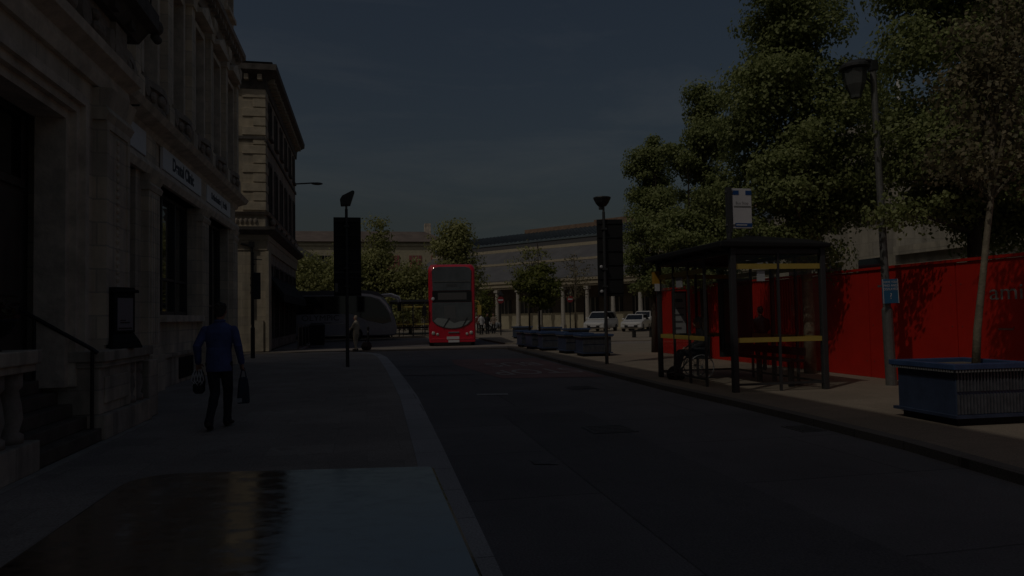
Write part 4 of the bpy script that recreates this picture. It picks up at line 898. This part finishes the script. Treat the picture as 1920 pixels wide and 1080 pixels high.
# ---------------------------------------------------------------- silver coach crossing behind, front towards +x
cc=thing('coach','silver touring coach with dark windows and raised mirrors, crossing behind the corner building','coach',(-9.9,52.75,0))
prof=[(.0,.42),(.0,3.25),(.25,3.5),(9.9,3.56),(10.6,3.44),(11.2,3.05),(11.65,2.35),(11.95,1.5),(12.08,.95),(12.05,.5),(11.9,.34),(.1,.34)]
MB().prism(prof,0,2.5,'y').build('body',SILV,cc,bevel=.10,seg=3)
wb=[(.3,1.95),(.3,3.2),(9.3,3.22),(10.2,3.12),(10.75,2.95),(11.2,2.5),(11.55,1.95),(11.72,1.35),(11.1,1.2),(10.0,1.45),(8.9,1.95)]
gl=MB().prism(wb,-.012,.02,'y').prism(wb,2.48,2.512,'y').build('side_windows',GLASSD,cc)
ws=[(10.72,3.37),(11.22,3.02),(11.68,2.33),(11.98,1.5),(12.02,1.2),(11.7,1.2),(11.3,2.3),(10.6,3.2)]
MB().prism([(p[0]+.03,p[1]) for p in ws],.16,2.34,'y').build('windscreen',GLASSB,cc,bevel=.02)
m=MB(); m.prism([(9.3,3.26),(10.2,3.18),(10.85,2.98),(11.3,2.5),(11.62,1.95),(11.7,2.0),(11.42,2.6),(10.95,3.1),(10.3,3.34),(9.3,3.42)],-.02,.0,'y'); m.build('white_pillar',mat('coach_pale',(.80,.81,.84),.3),cc)
MB().prism([(.1,3.3),(.25,3.56),(9.9,3.63),(10.7,3.50),(11.2,3.2),(10.9,3.2),(10.2,3.3)],-.016,2.516,'y').build('roof_pod',mat('coach_roof_dark',(.10,.105,.125),.3),cc,bevel=.02)
for s,y in ((0,-.02),(1,2.52)):
    m=MB(); m.tube([(10.9,y+.1 if s==0 else y-.1,3.25),(11.7,y,3.3),(12.25,y-.1 if s==0 else y+.1,3.1),(12.35,y-.1 if s==0 else y+.1,2.75)],[.08,.10,.10,.07],8)
    mr=m.build('mirror_arm',mat('coach_pale',(.5,.5,.5)),cc,smooth=True)
    MB().box(12.25,12.42,(y-.24 if s==0 else y),(y+.0 if s==0 else y+.24),2.1,2.75).build('mirror',BLACK,mr,bevel=.03)
m=MB(); m.box(.6,8.6,-.014,-.001,.38,.44); m.box(.6,8.6,-.010,-.001,1.22,1.25); m.build('sill_trim',CHROME,cc)
text('lettering','OLYMPIC',.56,mat('coach_text',(.035,.037,.042),.5),cc,(6.75,-.006,1.66),(PI/2,0,0),.003,1.12)
MB().box(6.1,7.5,-.009,-.001,1.30,1.345).box(6.8,7.0,-.009,-.001,1.02,1.12).build('small_lettering',mat('coach_text',(.035,.037,.042)),cc)
for x in (2.6,3.9,9.2):
    for y in (.13,2.37):
        w=MB().lathe([(.33,-.14),(.47,-.14),(.49,0),(.47,.14),(.33,.14)],(x,y,.49),20,'y').build('wheel',RUBBER,cc)
        MB().lathe([(.02,-.13),(.3,-.15),(.3,.13),(.02,.1)],(x,y,.49),14,'y').build('rim',GREYM,w)
m=MB().box(.3,11.6,.2,2.3,.2,.36); m.build('underframe',BLACKM,cc)
MB().box(12.0,12.1,.2,.5,.7,.9).box(12.0,12.1,2.0,2.3,.7,.9).build('headlight',LAMPG,cc,bevel=.02)

# ---------------------------------------------------------------- white cars by the station, front towards -y
def car(label,loc,rz,van=False,L=4.5,Wd=1.8):
    t=thing('parked_car',label,'car',loc,rz,'white cars parked in front of the station')
    h=Wd/2; hb=.98 if not van else 1.1; ht=1.47 if not van else 1.75
    side=[(.0,.35),(.05,.75),(.25,.84),(1.15,hb-.03),(1.2,hb),(L-.4,hb+.04),(L-.05,hb-.1),(L,.5),(L-.1,.3),(.15,.26)]
    MB().prism(side,-h,h,'x').build('body',CARW,t,bevel=.09,seg=3)
    x0=1.15 if not van else .95; x1=L-.35 if not van else L-.1
    def ring(z,a,b,w,rr=.1): return [(-w,a,z),(w,a,z),(w,b,z),(-w,b,z)]
    MB().loft([ring(hb-.03,x0,x1,h-.06),ring(ht-.06,x0+.75,x1-(.5 if not van else .15),h-.22),ring(ht,x0+.95,x1-(.75 if not van else .3),h-.3)]).build('cabin',CARW,t,bevel=.05)
    zb,zt=hb+.04,ht-.10
    def lerp(a,b,k): return a+(b-a)*k
    k0=.12;k1=.95; ya,yb=lerp(x0,x0+.75,k0),lerp(x0,x0+.75,k1); wa,wb_=lerp(h-.06,h-.22,k0),lerp(h-.06,h-.22,k1)
    zA,zB=lerp(hb-.03,ht-.06,k0),lerp(hb-.03,ht-.06,k1)
    def thin(q,n,th=.012):
        n=Vector(n).normalized(); q=[Vector(p) for p in q]; return MB().loft([[tuple(p-n*.01) for p in q],[tuple(p+n*th) for p in q]])
    thin([(-wa+.1,ya,zA),(wa-.1,ya,zA),(wb_-.06,yb,zB),(-wb_+.06,yb,zB)],(0,-1,.9)).build('windscreen',GLASSD,t)
    xr=lerp(x1,x1-(.5 if not van else .15),k0); xr2=lerp(x1,x1-(.5 if not van else .15),k1)
    for s in (-1,1):
        thin([(s*wa,ya+.15,zA),(s*wa,xr-.12,zA),(s*wb_,xr2-.12,zB),(s*wb_,yb+.18,zB)],(s,0,.35)).build('side_window',GLASSD,t)
        MB().box(s*(h+.02)-.1,s*(h+.02)+.1,x0+.15,x0+.28,hb+.0,hb+.15).build('mirror',CARW,t,bevel=.03)
        MB().loft([[(s*(h-.42),.0,.60),(s*(h-.10),.06,.62),(s*(h-.08),.1,.78),(s*(h-.42),.04,.72)],[(s*(h-.42),-.03,.61),(s*(h-.12),.02,.63),(s*(h-.10),.05,.76),(s*(h-.42),.0,.71)]]).build('headlight',LAMPG,t)
        for y in (.85,L-.85):
            w=MB().lathe([(.2,-.1),(.31,-.11),(.32,0),(.31,.11),(.2,.1)],(s*(h-.1),y,.32),18,'x').build('wheel',RUBBER,t)
            MB().lathe([(.02,-.1),(.2,-.122),(.2,.122),(.02,.1)],(s*(h-.1),y,.32),12,'x').build('rim',GREYM,w)
    MB().box(-.55,.55,-.03,.06,.34,.56).build('grille',BLACK,t,bevel=.02)
    MB().box(-.26,.26,-.045,-.031,.44,.55).build('number_plate',SIGNW,t)
    return t
car('white people carrier parked left of the saloon, partly behind the right-hand road sign',(19.1,59.2,.1),R(-36),True,4.6,1.85)
car('white saloon car parked in front of the station, right of the people carrier',(21.75,57.2,.1),R(-32))
car('white car parked farther off by the station pillars, left of the planters',(13.4,72.5,.1),R(62),False,4.2)
car('pale car parked behind the white saloon at the station front',(24.6,62.5,.1),R(-34),True,4.4)

# ---------------------------------------------------------------- railway station: colonnade, stepped roofs, glazed shed
st=thing('railway_station','long low railway station with a pale colonnade and stepped grey roofs across the forecourt','station',(22.1,70,.1),R(37.7))
# local frame: +y recedes along the facade, +x goes back into the building
def LY(Y): return (Y-70)*1.033
ya,yb_=-30,30
m=MB(); m.box(3.2,3.5,ya,yb_,0,5.0); m.box(3.5,30,ya,yb_,0,5); m.build('wall',STBROWN,st)
m=MB(); m.box(-.25,.35,ya-.3,yb_+.3,4.65,5.05); m.box(-.4,.3,ya-.3,yb_+.3,5.05,5.28); m.box(-.1,.2,ya,yb_,4.45,4.65); m.build('canopy_beam',STBEAM,st)
ys=[.1+3.08*k for k in range(-9,10)]
for y in ys:
    m=MB(); m.box(-.24,.24,y-.24,y+.24,0,.5); m.tube([(0,y,.5),(0,y,4.1)],[.23,.19],12); m.box(-.27,.27,y-.27,y+.27,4.1,4.4); m.build('column',PALE,st)
for k,y in enumerate([-24,-20.5,-17,-13.5,-10,-7,-4.2,-1.2,1.8,4.8,8,11,14,17.2,20.5]):
    m=MB(); m.box(3.1,3.19,y-.9,y+.9,.0 if k%2 else .9,3.3); o=m.build('doorway' if k%2 else 'window',mat('station_dark_opening',(.045,.042,.04),.3,var=.3),st)
    m=MB()
    for j in (-.55,0,.55): m.box(3.05,3.1,y+j-.05,y+j+.05,.0 if k%2 else .9,3.3)
    m.build('frame',PALE,o)
for k,y in enumerate([-15,-11.8,-8.6,-5.6,-2.6,.4,3.4,6.4,9.6,12.6]):
    m=MB().box(2.2,2.3,y-1.25,y+1.25,.0,1.75); m.build('screen_panel',CREAMW,st)
def roof(name,prof,material,parent=st): return MB().prism(prof,ya-.4,yb_+.4,'y').build(name,material,parent)
roof('canopy_roof',[(-.4,5.28),(-.4,5.42),(4.0,7.5),(4.0,7.3)],ROOFP)
roof('gutter',[(3.9,7.5),(3.9,7.75),(4.3,7.75),(4.3,7.5)],STBEAM)
roof('middle_roof',[(4.3,7.5),(4.3,7.7),(7.0,9.45),(7.0,5),(4.3,5)],ROOFP)
roof('eaves_band',[(6.9,9.4),(6.9,9.75),(7.6,9.8),(7.6,9.4)],STBEAM)
roof('shed_wall',[(7.5,9.8),(7.5,10.4),(8.1,10.4),(8.1,9.8)],mat('painted_shadow_gap',(.07,.07,.075),.8))  # dark grey band, the shadow gap below the shed roof put into the colour
sr=roof('shed_roof',[(7.4,10.4),(7.4,10.6),(13.2,12.4),(22,10),(22,5),(8.1,5),(8.1,10.4)],ROOFB)
m=MB()
for k in range(86):
    y=ya+.2+k*.695; a=(7.45,10.64); b=(13.1,12.36)
    m.loft([[(a[0],y-.05,a[1]-.05),(a[0],y+.05,a[1]-.05),(a[0],y+.05,a[1]+.08),(a[0],y-.05,a[1]+.08)],[(b[0],y-.05,b[1]-.05),(b[0],y+.05,b[1]-.05),(b[0],y+.05,b[1]+.08),(b[0],y-.05,b[1]+.08)]])
m.build('glazing_bar',mat('glazing_bar_grey',(.06,.07,.08),.5),sr)
m=MB(); m.box(13.0,13.8,ya-.4,19,12.3,12.85); m.box(13.1,13.7,-3,8,12.85,13.1); m.build('ridge_ventilator',BROWNT,sr)
# no-entry signs and small board by the forecourt
for x,y,lab in ((10.35,55.5,'red no-entry sign on a dark post nearer the red bus'),(16.0,55.5,'red no-entry sign on a dark post left of the white people carrier')):
    t=thing('no_entry_sign',lab,'road sign',(x,y,.1),0,'no-entry signs on the forecourt')
    MB().tube([(0,0,0),(0,0,3.3)],.05,8).build('post',BLACK,t)
    m=MB(); m.lathe([(.02,-.09),(.27,-.09),(.27,-.06),(.02,-.06)],(0,0,2.75),20,'y'); ds=m.build('disc',mat('sign_red',(.26,.03,.035),.5),t)
    MB().box(-.19,.19,-.098,-.0905,2.70,2.80).build('white_bar',SIGNW,ds)
    MB().prism([(-.26,3.12),(.26,3.12),(0,3.52)],-.085,-.06,'y').build('triangle_plate',CHAR,t)
bn=thing('bench','small black bench standing on the plaza behind the shelter post','bench',(17.2,43.2,.1),R(-10))
MB().box(-.75,.75,-.22,.22,.40,.47).build('seat',BLACK,bn,bevel=.01)
for x in (-.55,.55): MB().box(x-.09,x+.09,-.2,.2,0,.40).build('leg',BLACK,bn)

# ---------------------------------------------------------------- buildings far behind
hb=thing('stone_hotel','pale stone building with a brown hipped roof and red-filled windows behind the trees','building',(0,112,.1))
m=MB().box(-16,12.6,112,126,.1,13.3).box(-16.2,12.8,111.8,126.2,12.7,13.0); m.build('wall',CREAMW,hb,world=True)
MB().loft([[(-16.6,111.4,13.3),(13.2,111.4,13.3),(13.2,126.6,13.3),(-16.6,126.6,13.3)],[(-12,117,15.5),(9.5,117,15.5),(9.5,121,15.5),(-12,121,15.5)]]).build('roof',mat('brown_slate',(.15,.118,.10),.8,var=.25,vscale=.6),hb,world=True)
for k in range(8):
    x=11.0-3.4*k
    for z in (1.2,5.0,8.9):
        m=MB().box(x-.95,x+.95,111.9,111.99,z,z+2.3); w=m.build('window',PINKBR if (z>8 and k<3) else GLASSD,hb,world=True)
        m=MB()
        for j in range(3): m.box(x-.95+.47*(j+1)-.03,x-.95+.47*(j+1)+.03,111.86,111.895,z,z+2.3)
        m.box(x-1.1,x+1.1,111.8,111.99,z-.2,z-.01); m.build('frame',CREAMW,w,world=True)
MB().box(9.6,10.6,118,119.5,14.6,17).build('chimney',STONE_D,hb,world=True)
gb=thing('gabled_building','pale gabled building half hidden by trees left of the road sign','building',(-12,92,.1))
MB().box(-20,-3,92,104,.1,7.4).build('wall',CREAMW,gb,world=True)
MB().prism([(-20.4,7.4),(-2.6,7.4),(-8,10.6),(-14,10.6)],91.6,104.4,'y').build('roof',ROOFG,gb,world=True)
for x in (-17,-13,-9,-5): MB().box(x-.6,x+.6,91.93,91.995,4.6,6.8).build('window',GLASSD,gb,world=True)
pb=thing('pale_building','pale flat-roofed building seen in gaps between the maples behind the hoarding','building',(22,20,.1))
m=MB().box(18.5,34,18.6,22.2,.1,3.5).box(18.3,34.2,18.4,22.2,3.5,3.8).box(18.5,34,22.2,30,.1,8.2).box(18.3,34.2,22.2,30.2,8.2,8.6); m.build('wall',PALEW,pb,world=True)
for y in (23.6,25.9,28.2):
    for z in (1.6,5.2):
        w=MB().box(18.40,18.51,y-.6,y+.6,z,z+1.9).build('window',GLASSD,pb,world=True); MB().box(18.3,18.52,y-.75,y+.75,z-.15,z-.003).build('sill',STONE_T,w,world=True)
MB().tube([(20.2,23.9,8.5),(20.2,23.9,10.45)],.07,8).build('mast',WHITE,pb,world=True)

# ---------------------------------------------------------------- people
def cap(mb,p,q,r0,r1=None,n=12):
    r1=r1 or r0; p=Vector(p); q=Vector(q); t=(q-p).normalized()
    pts=[p-t*r0*.98,p-t*r0*.7,p,q,q+t*r1*.7,q+t*r1*.98]; mb.tube(pts,[r0*.15,r0*.72,r0,r1,r1*.72,r1*.15],n); return mb
def vox(mb,name,m,parent,v,it=4):
    o=mb.build(name,m,parent); r=o.modifiers.new('Remesh','REMESH'); r.mode='VOXEL'; r.voxel_size=v; r.use_smooth_shade=True
    s=o.modifiers.new('Smooth','SMOOTH'); s.factor=.5; s.iterations=it; return o
def eloft(mb,rings,n=18):
    mb.loft([[(cx+rx*math.cos(2*PI*k/n),cy+ry*math.sin(2*PI*k/n),z) for k in range(n)] for z,rx,ry,cx,cy in rings]); return mb
def hand(mb,wr,dirv,side,curl=.6,s=1.):
    """palm plus five separate fingers; dirv points along the hand, side is the direction of the thumb"""
    wr=Vector(wr); d_=Vector(dirv).normalized(); t_=Vector(side); t_=(t_-d_*t_.dot(d_)).normalized(); nn=d_.cross(t_)
    pe=wr+d_*.085*s
    for k in (-1,0,1): cap(mb,wr+t_*k*.016*s,pe+t_*k*.026*s,.017*s,.015*s,8)
    for k,(o,l) in enumerate(((.036,.068),(.012,.078),(-.013,.072),(-.036,.056))):
        a=pe+t_*o*s; b_=a+(d_*math.cos(curl*.5)+nn*math.sin(curl*.5))*l*.45*s; c=b_+(d_*math.cos(curl*1.4)+nn*math.sin(curl*1.4))*l*.32*s; e=c+(d_*math.cos(curl*2.3)+nn*math.sin(curl*2.3))*l*.26*s
        mb.tube([a,b_,c,e],[.0095*s,.009*s,.0085*s,.006*s],7)
    a=wr+d_*.025*s+t_*.022*s; b_=a+(t_*.75+d_*.6+nn*.2).normalized()*.045*s; c=b_+(t_*.25+d_*.9+nn*.35).normalized()*.034*s
    mb.tube([a,b_,c],[.013*s,.0105*s,.008*s],7)
def person(label,loc,rz,J,top,legs,shoe=SHOE,hair=HAIRD,v=.010,group=None,coat=0.,hairz=0.,sleeve=True,scale=1.,curl=.7,hand_on=True):
    t=thing('person',label,'person',loc,rz,group); t.scale=(scale,)*3
    j=dict(pel=(0,0,.96),chest=(0,0,1.28),neck=(0,0,1.47),head=(0,.025,1.635),
      shL=(-.19,0,1.41),elL=(-.25,-.03,1.14),wrL=(-.26,.05,.90),shR=(.19,0,1.41),elR=(.25,-.03,1.14),wrR=(.26,.05,.90),
      hpL=(-.095,0,.92),knL=(-.10,.03,.50),anL=(-.10,0,.09),hpR=(.095,0,.92),knR=(.10,.03,.50),anR=(.10,0,.09),toL=(0,1,0),toR=(0,1,0)); j.update(J)
    V={k:Vector(p) for k,p in j.items()}
    pe,ch,ne,hd=V['pel'],V['chest'],V['neck'],V['head']
    def torso(mb,e):
        wa=pe.lerp(ch,.4)
        eloft(mb,[(pe.z-.10,.13+e,.10+e,pe.x,pe.y),(pe.z,.165+e,.115+e,pe.x,pe.y),(wa.z,.150+e,.105+e,wa.x,wa.y),(ch.z-.05,.17+e,.118+e,ch.x,ch.y),(ch.z+.06,.178+e,.112+e,ch.x,ch.y),(V['shL'].z-.03,.19+e,.09+e,(ne.x+ch.x)/2,(ne.y+ch.y)/2),(V['shL'].z+.01,.155+e,.08+e,(ne.x*2+ch.x)/3,(ne.y*2+ch.y)/3),(V['shL'].z+.045,.095+e,.065+e,ne.x,ne.y),(V['shL'].z+.075,.058+e*.5,.055+e*.5,ne.x,ne.y)])
        for s in 'LR': mb.ell((V['sh'+s].x*.97+ne.x*.03,V['sh'+s].y,V['sh'+s].z-.055),(.046+e,.055+e,.06+e))
    def arm(mb,s,e,end=1.):
        a,b_,c=V['sh'+s]-Vector((0,0,.06)),V['el'+s],V['wr'+s]; c=b_.lerp(c,end)
        cap(mb,a,b_,.047+e,.042+e); cap(mb,b_,c,.042+e,.031+e)
    def leg(mb,s,e):
        cap(mb,V['hp'+s],V['kn'+s],.083+e,.056+e); cap(mb,V['kn'+s],V['an'+s],.054+e,.04+e); mb.ell(tuple(V['kn'+s].lerp(V['an'+s],.3)),(.054+e,.056+e,.12))
    b_=MB(); torso(b_,-.012)
    for s in 'LR': arm(b_,s,-.006); leg(b_,s,-.012)
    cap(b_,ne-Vector((0,0,.03)),hd-Vector((0,.02,.08)),.055,.052)
    b_.ell(tuple(hd),(.073,.092,.112),14,10); b_.ell((hd.x,hd.y+.035,hd.z-.065),(.05,.055,.05))
    b_.ell((hd.x,hd.y+.097,hd.z-.02),(.013,.02,.02)); b_.ell((hd.x,hd.y+.082,hd.z-.062),(.024,.012,.010))
    for s in (-1,1):
        b_.ell((hd.x+s*.074,hd.y-.005,hd.z-.01),(.012,.022,.032)); b_.ell((hd.x+s*.03,hd.y+.083,hd.z+.012),(.014,.008,.008))
    for s in 'LR':
        dv=V['wr'+s]-V['el'+s]
        if hand_on: hand(b_,V['wr'+s],dv if 'hd'+s not in V else V['hd'+s],V.get('th'+s,Vector((0,1,0))),curl)
        tv=V['to'+s]; tv=Vector((tv.x,tv.y,0)).normalized(); an=V['an'+s]; b_.ell((an.x+tv.x*.05,an.y+tv.y*.05,max(.04,an.z-.05)),(.04,.04,.035))
    vox(b_,'body',SKIN,t,v)
    sh_=MB(); torso(sh_,.014)
    low=pe.z-.16-coat
    eloft(sh_,[(low,.172+coat*.06,.13+coat*.05,pe.x,pe.y),(low+.03,.176,.135,pe.x,pe.y),(pe.z+.02,.176,.132,pe.x,pe.y),(pe.z+.16,.166,.122,pe.x,pe.y)])
    cap(sh_,ne-Vector((0,0,.05)),ne+Vector((0,0,.02)),.066,.062)
    for s in 'LR':
        arm(sh_,s,.014,.97 if sleeve else .1)
        # folds at the elbow and cuff
        e_=V['el'+s]; 
        for k in range(3): sh_.ell(tuple(e_.lerp(V['wr'+s],.12*k)+Vector((0,-.012,0))),(.058,.056,.022))
    vox(sh_,'shirt' if coat==0 else 'coat',top,t,max(v,.009),3)
    tr=MB(); eloft(tr,[(pe.z-.12,.155,.118,pe.x,pe.y),(pe.z,.162,.12,pe.x,pe.y),(pe.z+.08,.15,.112,pe.x,pe.y)])
    for s in 'LR':
        leg(tr,s,.012); cap(tr,V['an'+s].lerp(V['kn'+s],.1),V['an'+s]+Vector((0,0,-.02)),.058,.062)
    vox(tr,'trousers',legs,t,max(v,.009),3)
    for s in 'LR':
        an=V['an'+s]; tv=V['to'+s].normalized(); up=Vector((0,0,1)); sd=tv.cross(up).normalized(); up=sd.cross(tv)
        m=MB(); rings=[]
        for f_,w,h0,h1 in ((-.075,.03,-.07,.0),(-.05,.042,-.085,.03),(.03,.045,-.085,.035),(.10,.048,-.085,-.005),(.16,.045,-.085,-.03),(.195,.025,-.08,-.045)):
            ring=[]
            for k in range(10):
                a=2*PI*k/10; ring.append(tuple(an+tv*f_+sd*w*math.cos(a)+up*((h0+h1)/2+(h1-h0)/2*math.sin(a))))
            rings.append(ring)
        m.loft(rings); m.build('shoe',shoe,t,bevel=.004,smooth=True)
    h=MB(); h.ell((hd.x,hd.y-.018,hd.z+.022+hairz),(.081,.092,.105),14,10); h.ell((hd.x,hd.y-.05,hd.z-.03),(.062,.055,.06)); 
    for k in range(26):
        a=rnd.uniform(0,2*PI); el=rnd.uniform(.1,1.4); h.ell((hd.x+.072*math.cos(a)*math.cos(el),hd.y-.022+.08*math.sin(a)*math.cos(el),hd.z+.035+.088*math.sin(el)),(.022,.022,.018),8,5)
    vox(h,'hair',hair,t,max(v*.9,.007),2)
    return t
man=person('man seen from behind in a blue shirt and dark jeans walking along the left pavement',(-2.02,10.72,.096),R(-3),
  dict(pel=(0,0,.96),chest=(.0,.03,1.28),neck=(0,.05,1.475),head=(.005,.075,1.645),
   shL=(-.20,.03,1.42),elL=(-.275,-.05,1.16),wrL=(-.285,.04,.93),shR=(.20,.03,1.42),elR=(.262,-.02,1.15),wrR=(.285,.09,.91),
   hpL=(-.09,0,.92),knL=(-.055,.02,.50),anL=(-.085,-.20,.12),hpR=(.09,0,.92),knR=(.085,.16,.52),anR=(.055,.24,.095),
   toL=(-.1,.9,-.25),toR=(.12,1,.05),hdL=(0,.3,-1),hdR=(0,.15,-1),thL=(.6,.6,0),thR=(-.6,.6,0)),SHIRT,JEANS,hair=HAIRG,v=.0065,curl=1.0)
col=MB(); eloft(col,[(1.475,.074,.070,0,.045),(1.515,.070,.066,0,.05),(1.535,.068,.064,0,.055),(1.50,.085,.08,0,.045)]); vox(col,'collar',SHIRT,man,.008,2)
def place_local(th,p): 
    return Matrix.Translation(th.location)@Matrix.Rotation(th.rotation_euler.z,4,'Z')@Vector(p)
# what he carries
npm=place_local(man,(-.29,.09,.80))
bg_=thing('carrier_bag','crumpled white and dark striped carrier bag held in the walking man\'s left hand','bag',npm,R(-8))
m=MB(); m.loft([[(.03*math.cos(a),.02*math.sin(a),.05) for a in [2*PI*k/12 for k in range(12)]],[(.065*math.cos(a)*(1+.15*math.sin(3*a)),.04*math.sin(a),-.02) for a in [2*PI*k/12 for k in range(12)]],[(.09*math.cos(a)*(1+.1*math.sin(5*a)),.05*math.sin(a),-.13) for a in [2*PI*k/12 for k in range(12)]],[(.085*math.cos(a),.045*math.sin(a),-.27) for a in [2*PI*k/12 for k in range(12)]],[(.05*math.cos(a),.03*math.sin(a),-.31) for a in [2*PI*k/12 for k in range(12)]]]); m.build('bag',mat('dark_plastic',(.03,.03,.033),.35,bump=.5,bscale=16),bg_,smooth=True)
m=MB()
for k in range(8):
    x=-.07+.02*k; w_=(-1)**k*.035; m.tube([(x*.7,-.040,.03),(x+w_*.5,-.052,-.04),(x+w_,-.056,-.12),(x*.9-w_*.3,-.052,-.19+.02*(k%3))],[.006,.009,.009,.004],5)
m.build('white_stripe',mat('plastic_white',(.62,.62,.64),.4),bg_)
bg2=thing('shopping_bag','navy shopping bag with thin handles held in the walking man\'s right hand','bag',place_local(man,(.30,.12,.80)),R(10))
m=MB(); m.loft([[(-.055,-.10,-.10),(.055,-.10,-.10),(.055,.10,-.10),(-.055,.10,-.10)],[(-.075,-.13,-.25),(.075,-.12,-.25),(.08,.13,-.25),(-.07,.13,-.25)],[(-.085,-.14,-.46),(.085,-.14,-.46),(.085,.15,-.46),(-.085,.14,-.46)]]); m.build('bag',BAGNAVY,bg2,bevel=.025,seg=3)
m=MB(); 
for x in (-.04,.04): m.tube([(x,-.07,-.10),(x*.6,-.05,-.02),(x*.3,0,.03),(x*.6,.05,-.02),(x,.07,-.10)],.007,6)
m.build('handle',BAGNAVY,bg2)
MB().box(-.09,-.02,-.146,-.140,-.44,-.38).build('label_patch',mat('pale_patch',(.3,.32,.34)),bg2)

p2=person('bald person in pale cream clothes standing on the raised crossing beyond the left road sign',(-.47,35.6,.06),R(60),
  dict(elL=(-.22,.10,1.16),wrL=(-.12,.28,1.06),elR=(.24,-.02,1.15),wrR=(.25,.06,.90),anL=(-.08,-.08,.09),anR=(.08,.08,.09)),CREAM,CREAM,hair=mat('fair_hair',(.34,.27,.2),.8),v=.012,scale=.96)
hb_=thing('holdall','small dark brown holdall on the ground beside the person in cream','bag',(.02,35.8,.06),R(70)); MB().loft([[(-.3,-.14,.02),(.3,-.14,.02),(.3,.14,.02),(-.3,.14,.02)],[(-.34,-.17,.2),(.34,-.17,.2),(.34,.17,.2),(-.34,.17,.2)],[(-.26,-.1,.40),(.26,-.1,.40),(.26,.1,.40),(-.26,.1,.40)]]).build('bag',mat('brown_bag',(.035,.022,.02),.7),hb_,bevel=.05)
MB().tube([(-.15,0,.38),(-.1,0,.52),(.1,0,.52),(.15,0,.38)],.015,6).build('handle',BLACK,hb_)
bo=thing('bollard','thin black bollard right of the person in cream','bollard',(.1,36.3,.06)); MB().lathe([(.08,0),(.08,.1),(.05,.14),(.05,1.0),(.07,1.03),(.06,1.12),(.02,1.16)],(0,0,0),12).build('body',BLACK,bo); MB().lathe([(.053,.85),(.053,.93)],(0,0,0),12).build('band',GREYM,bo)

person('person in a long black coat standing with their back turned inside the bus shelter',(9.95,16.9,.096),R(-10),
  dict(elL=(-.24,.05,1.14),wrL=(-.14,.2,1.02),elR=(.24,.05,1.14),wrR=(.14,.2,1.02),anL=(-.07,0,.09),anR=(.08,0,.09)),DKCLOTH,mat('grey_trousers',(.03,.03,.032),.9),v=.011,coat=.28,scale=.93)

# wheelchair user by the far end of the shelter
wc=thing('wheelchair','wheelchair with large pale-rimmed wheels inside the bus shelter','wheelchair',(7.42,15.3,.096),R(78))
for s in (-1,1):
    n=24; rim=MB(); rim.tube([(s*.30,.27*math.cos(2*PI*k/n),.285+.27*math.sin(2*PI*k/n)) for k in range(n+1)],.013,6); w=rim.build('wheel',mat('pale_rim',(.24,.24,.25),.35),wc)
    m=MB()
    for k in range(10): m.tube([(s*.30,0,.285),(s*.30,.26*math.cos(2*PI*k/10),.285+.26*math.sin(2*PI*k/10))],.004,4)
    m.tube([(s*.27,0,.285),(s*.33,0,.285)],.03,8); m.build('spokes',GREYM,w)
    MB().lathe([(.02,-.02),(.09,-.02),(.09,.02),(.02,.02)],(s*.24,.46,.09),12,'x').build('castor',RUBBER,wc)
    m=MB(); m.tube([(s*.23,-.22,.98),(s*.23,-.18,.48),(s*.23,.22,.48),(s*.23,.46,.24),(s*.23,.52,.10)],.014,6); m.tube([(s*.23,-.32,.97),(s*.23,-.22,.98)],.018,6); m.tube([(s*.23,.46,.18),(s*.23,.3,.46)],.012,6); m.tube([(s*.25,-.16,.70),(s*.25,.15,.70)],.025,6); m.build('frame',CHAR,wc)
    MB().box(s*.14-.08,s*.14+.08,.50,.66,.09,.11).build('footplate',CHAR,wc)
MB().box(-.22,.22,-.2,.24,.46,.52).build('seat',BLACK,wc,bevel=.015); MB().box(-.22,.22,-.22,-.17,.55,.95).build('backrest',BLACK,wc,bevel=.015)
person('person in dark clothes seated in the wheelchair inside the bus shelter',(7.42,15.3,.096),R(78),
  dict(pel=(0,-.04,.62),chest=(0,-.08,.93),neck=(0,-.05,1.12),head=(0,.0,1.28),shL=(-.18,-.06,1.06),elL=(-.25,-.02,.80),wrL=(-.18,.20,.70),shR=(.18,-.06,1.06),elR=(.25,-.02,.80),wrR=(.18,.20,.70),
   hpL=(-.09,.0,.60),knL=(-.12,.40,.60),anL=(-.13,.50,.20),hpR=(.09,.0,.60),knR=(.12,.40,.60),anR=(.13,.50,.20)),mat('charcoal_coat',(.02,.02,.024),.9,var=.2),DKCLOTH,hair=mat('grey_white_hair',(.22,.19,.17),.8),v=.011)
hold=thing('holdall','black holdall bag lying at the foot of the far kerb-side shelter post','bag',(6.95,15.55,.096),R(60)); MB().loft([[(-.3,-.13,0),(.3,-.13,0),(.3,.13,0),(-.3,.13,0)],[(-.34,-.16,.14),(.34,-.16,.14),(.34,.16,.14),(-.34,.16,.14)],[(-.24,-.09,.28),(.24,-.09,.28),(.24,.09,.28),(-.24,.09,.28)]]).build('bag',DKCLOTH,hold,bevel=.05)
MB().tube([(-.12,0,.26),(-.08,0,.36),(.08,0,.36),(.12,0,.26)],.014,6).build('handle',BLACK,hold)
# people at the station
for k,(x,y,rz,top,leg,lab) in enumerate([(9.35,58.9,20,WHCLOTH,DKCLOTH,'person in a white top and dark trousers standing just right of the red bus'),
   (10.1,60.5,-160,DKCLOTH,DKCLOTH,'person in black standing behind the one in the white top'),
   (10.85,61.6,150,mat('tan_cloth',(.22,.17,.13),.9),DKCLOTH,'person in a tan top beside the station pillar'),
   (9.7,62.6,190,mat('rust_cloth',(.16,.06,.04),.9),DKCLOTH,'person in a rust top half hidden behind the one in the white top')]):
    person(lab,(x,y,.098),R(rz),dict(elL=(-.25,.02,1.14),wrL=(-.2,.18,1.0)),top,leg,v=.018,group='people waiting by the station')
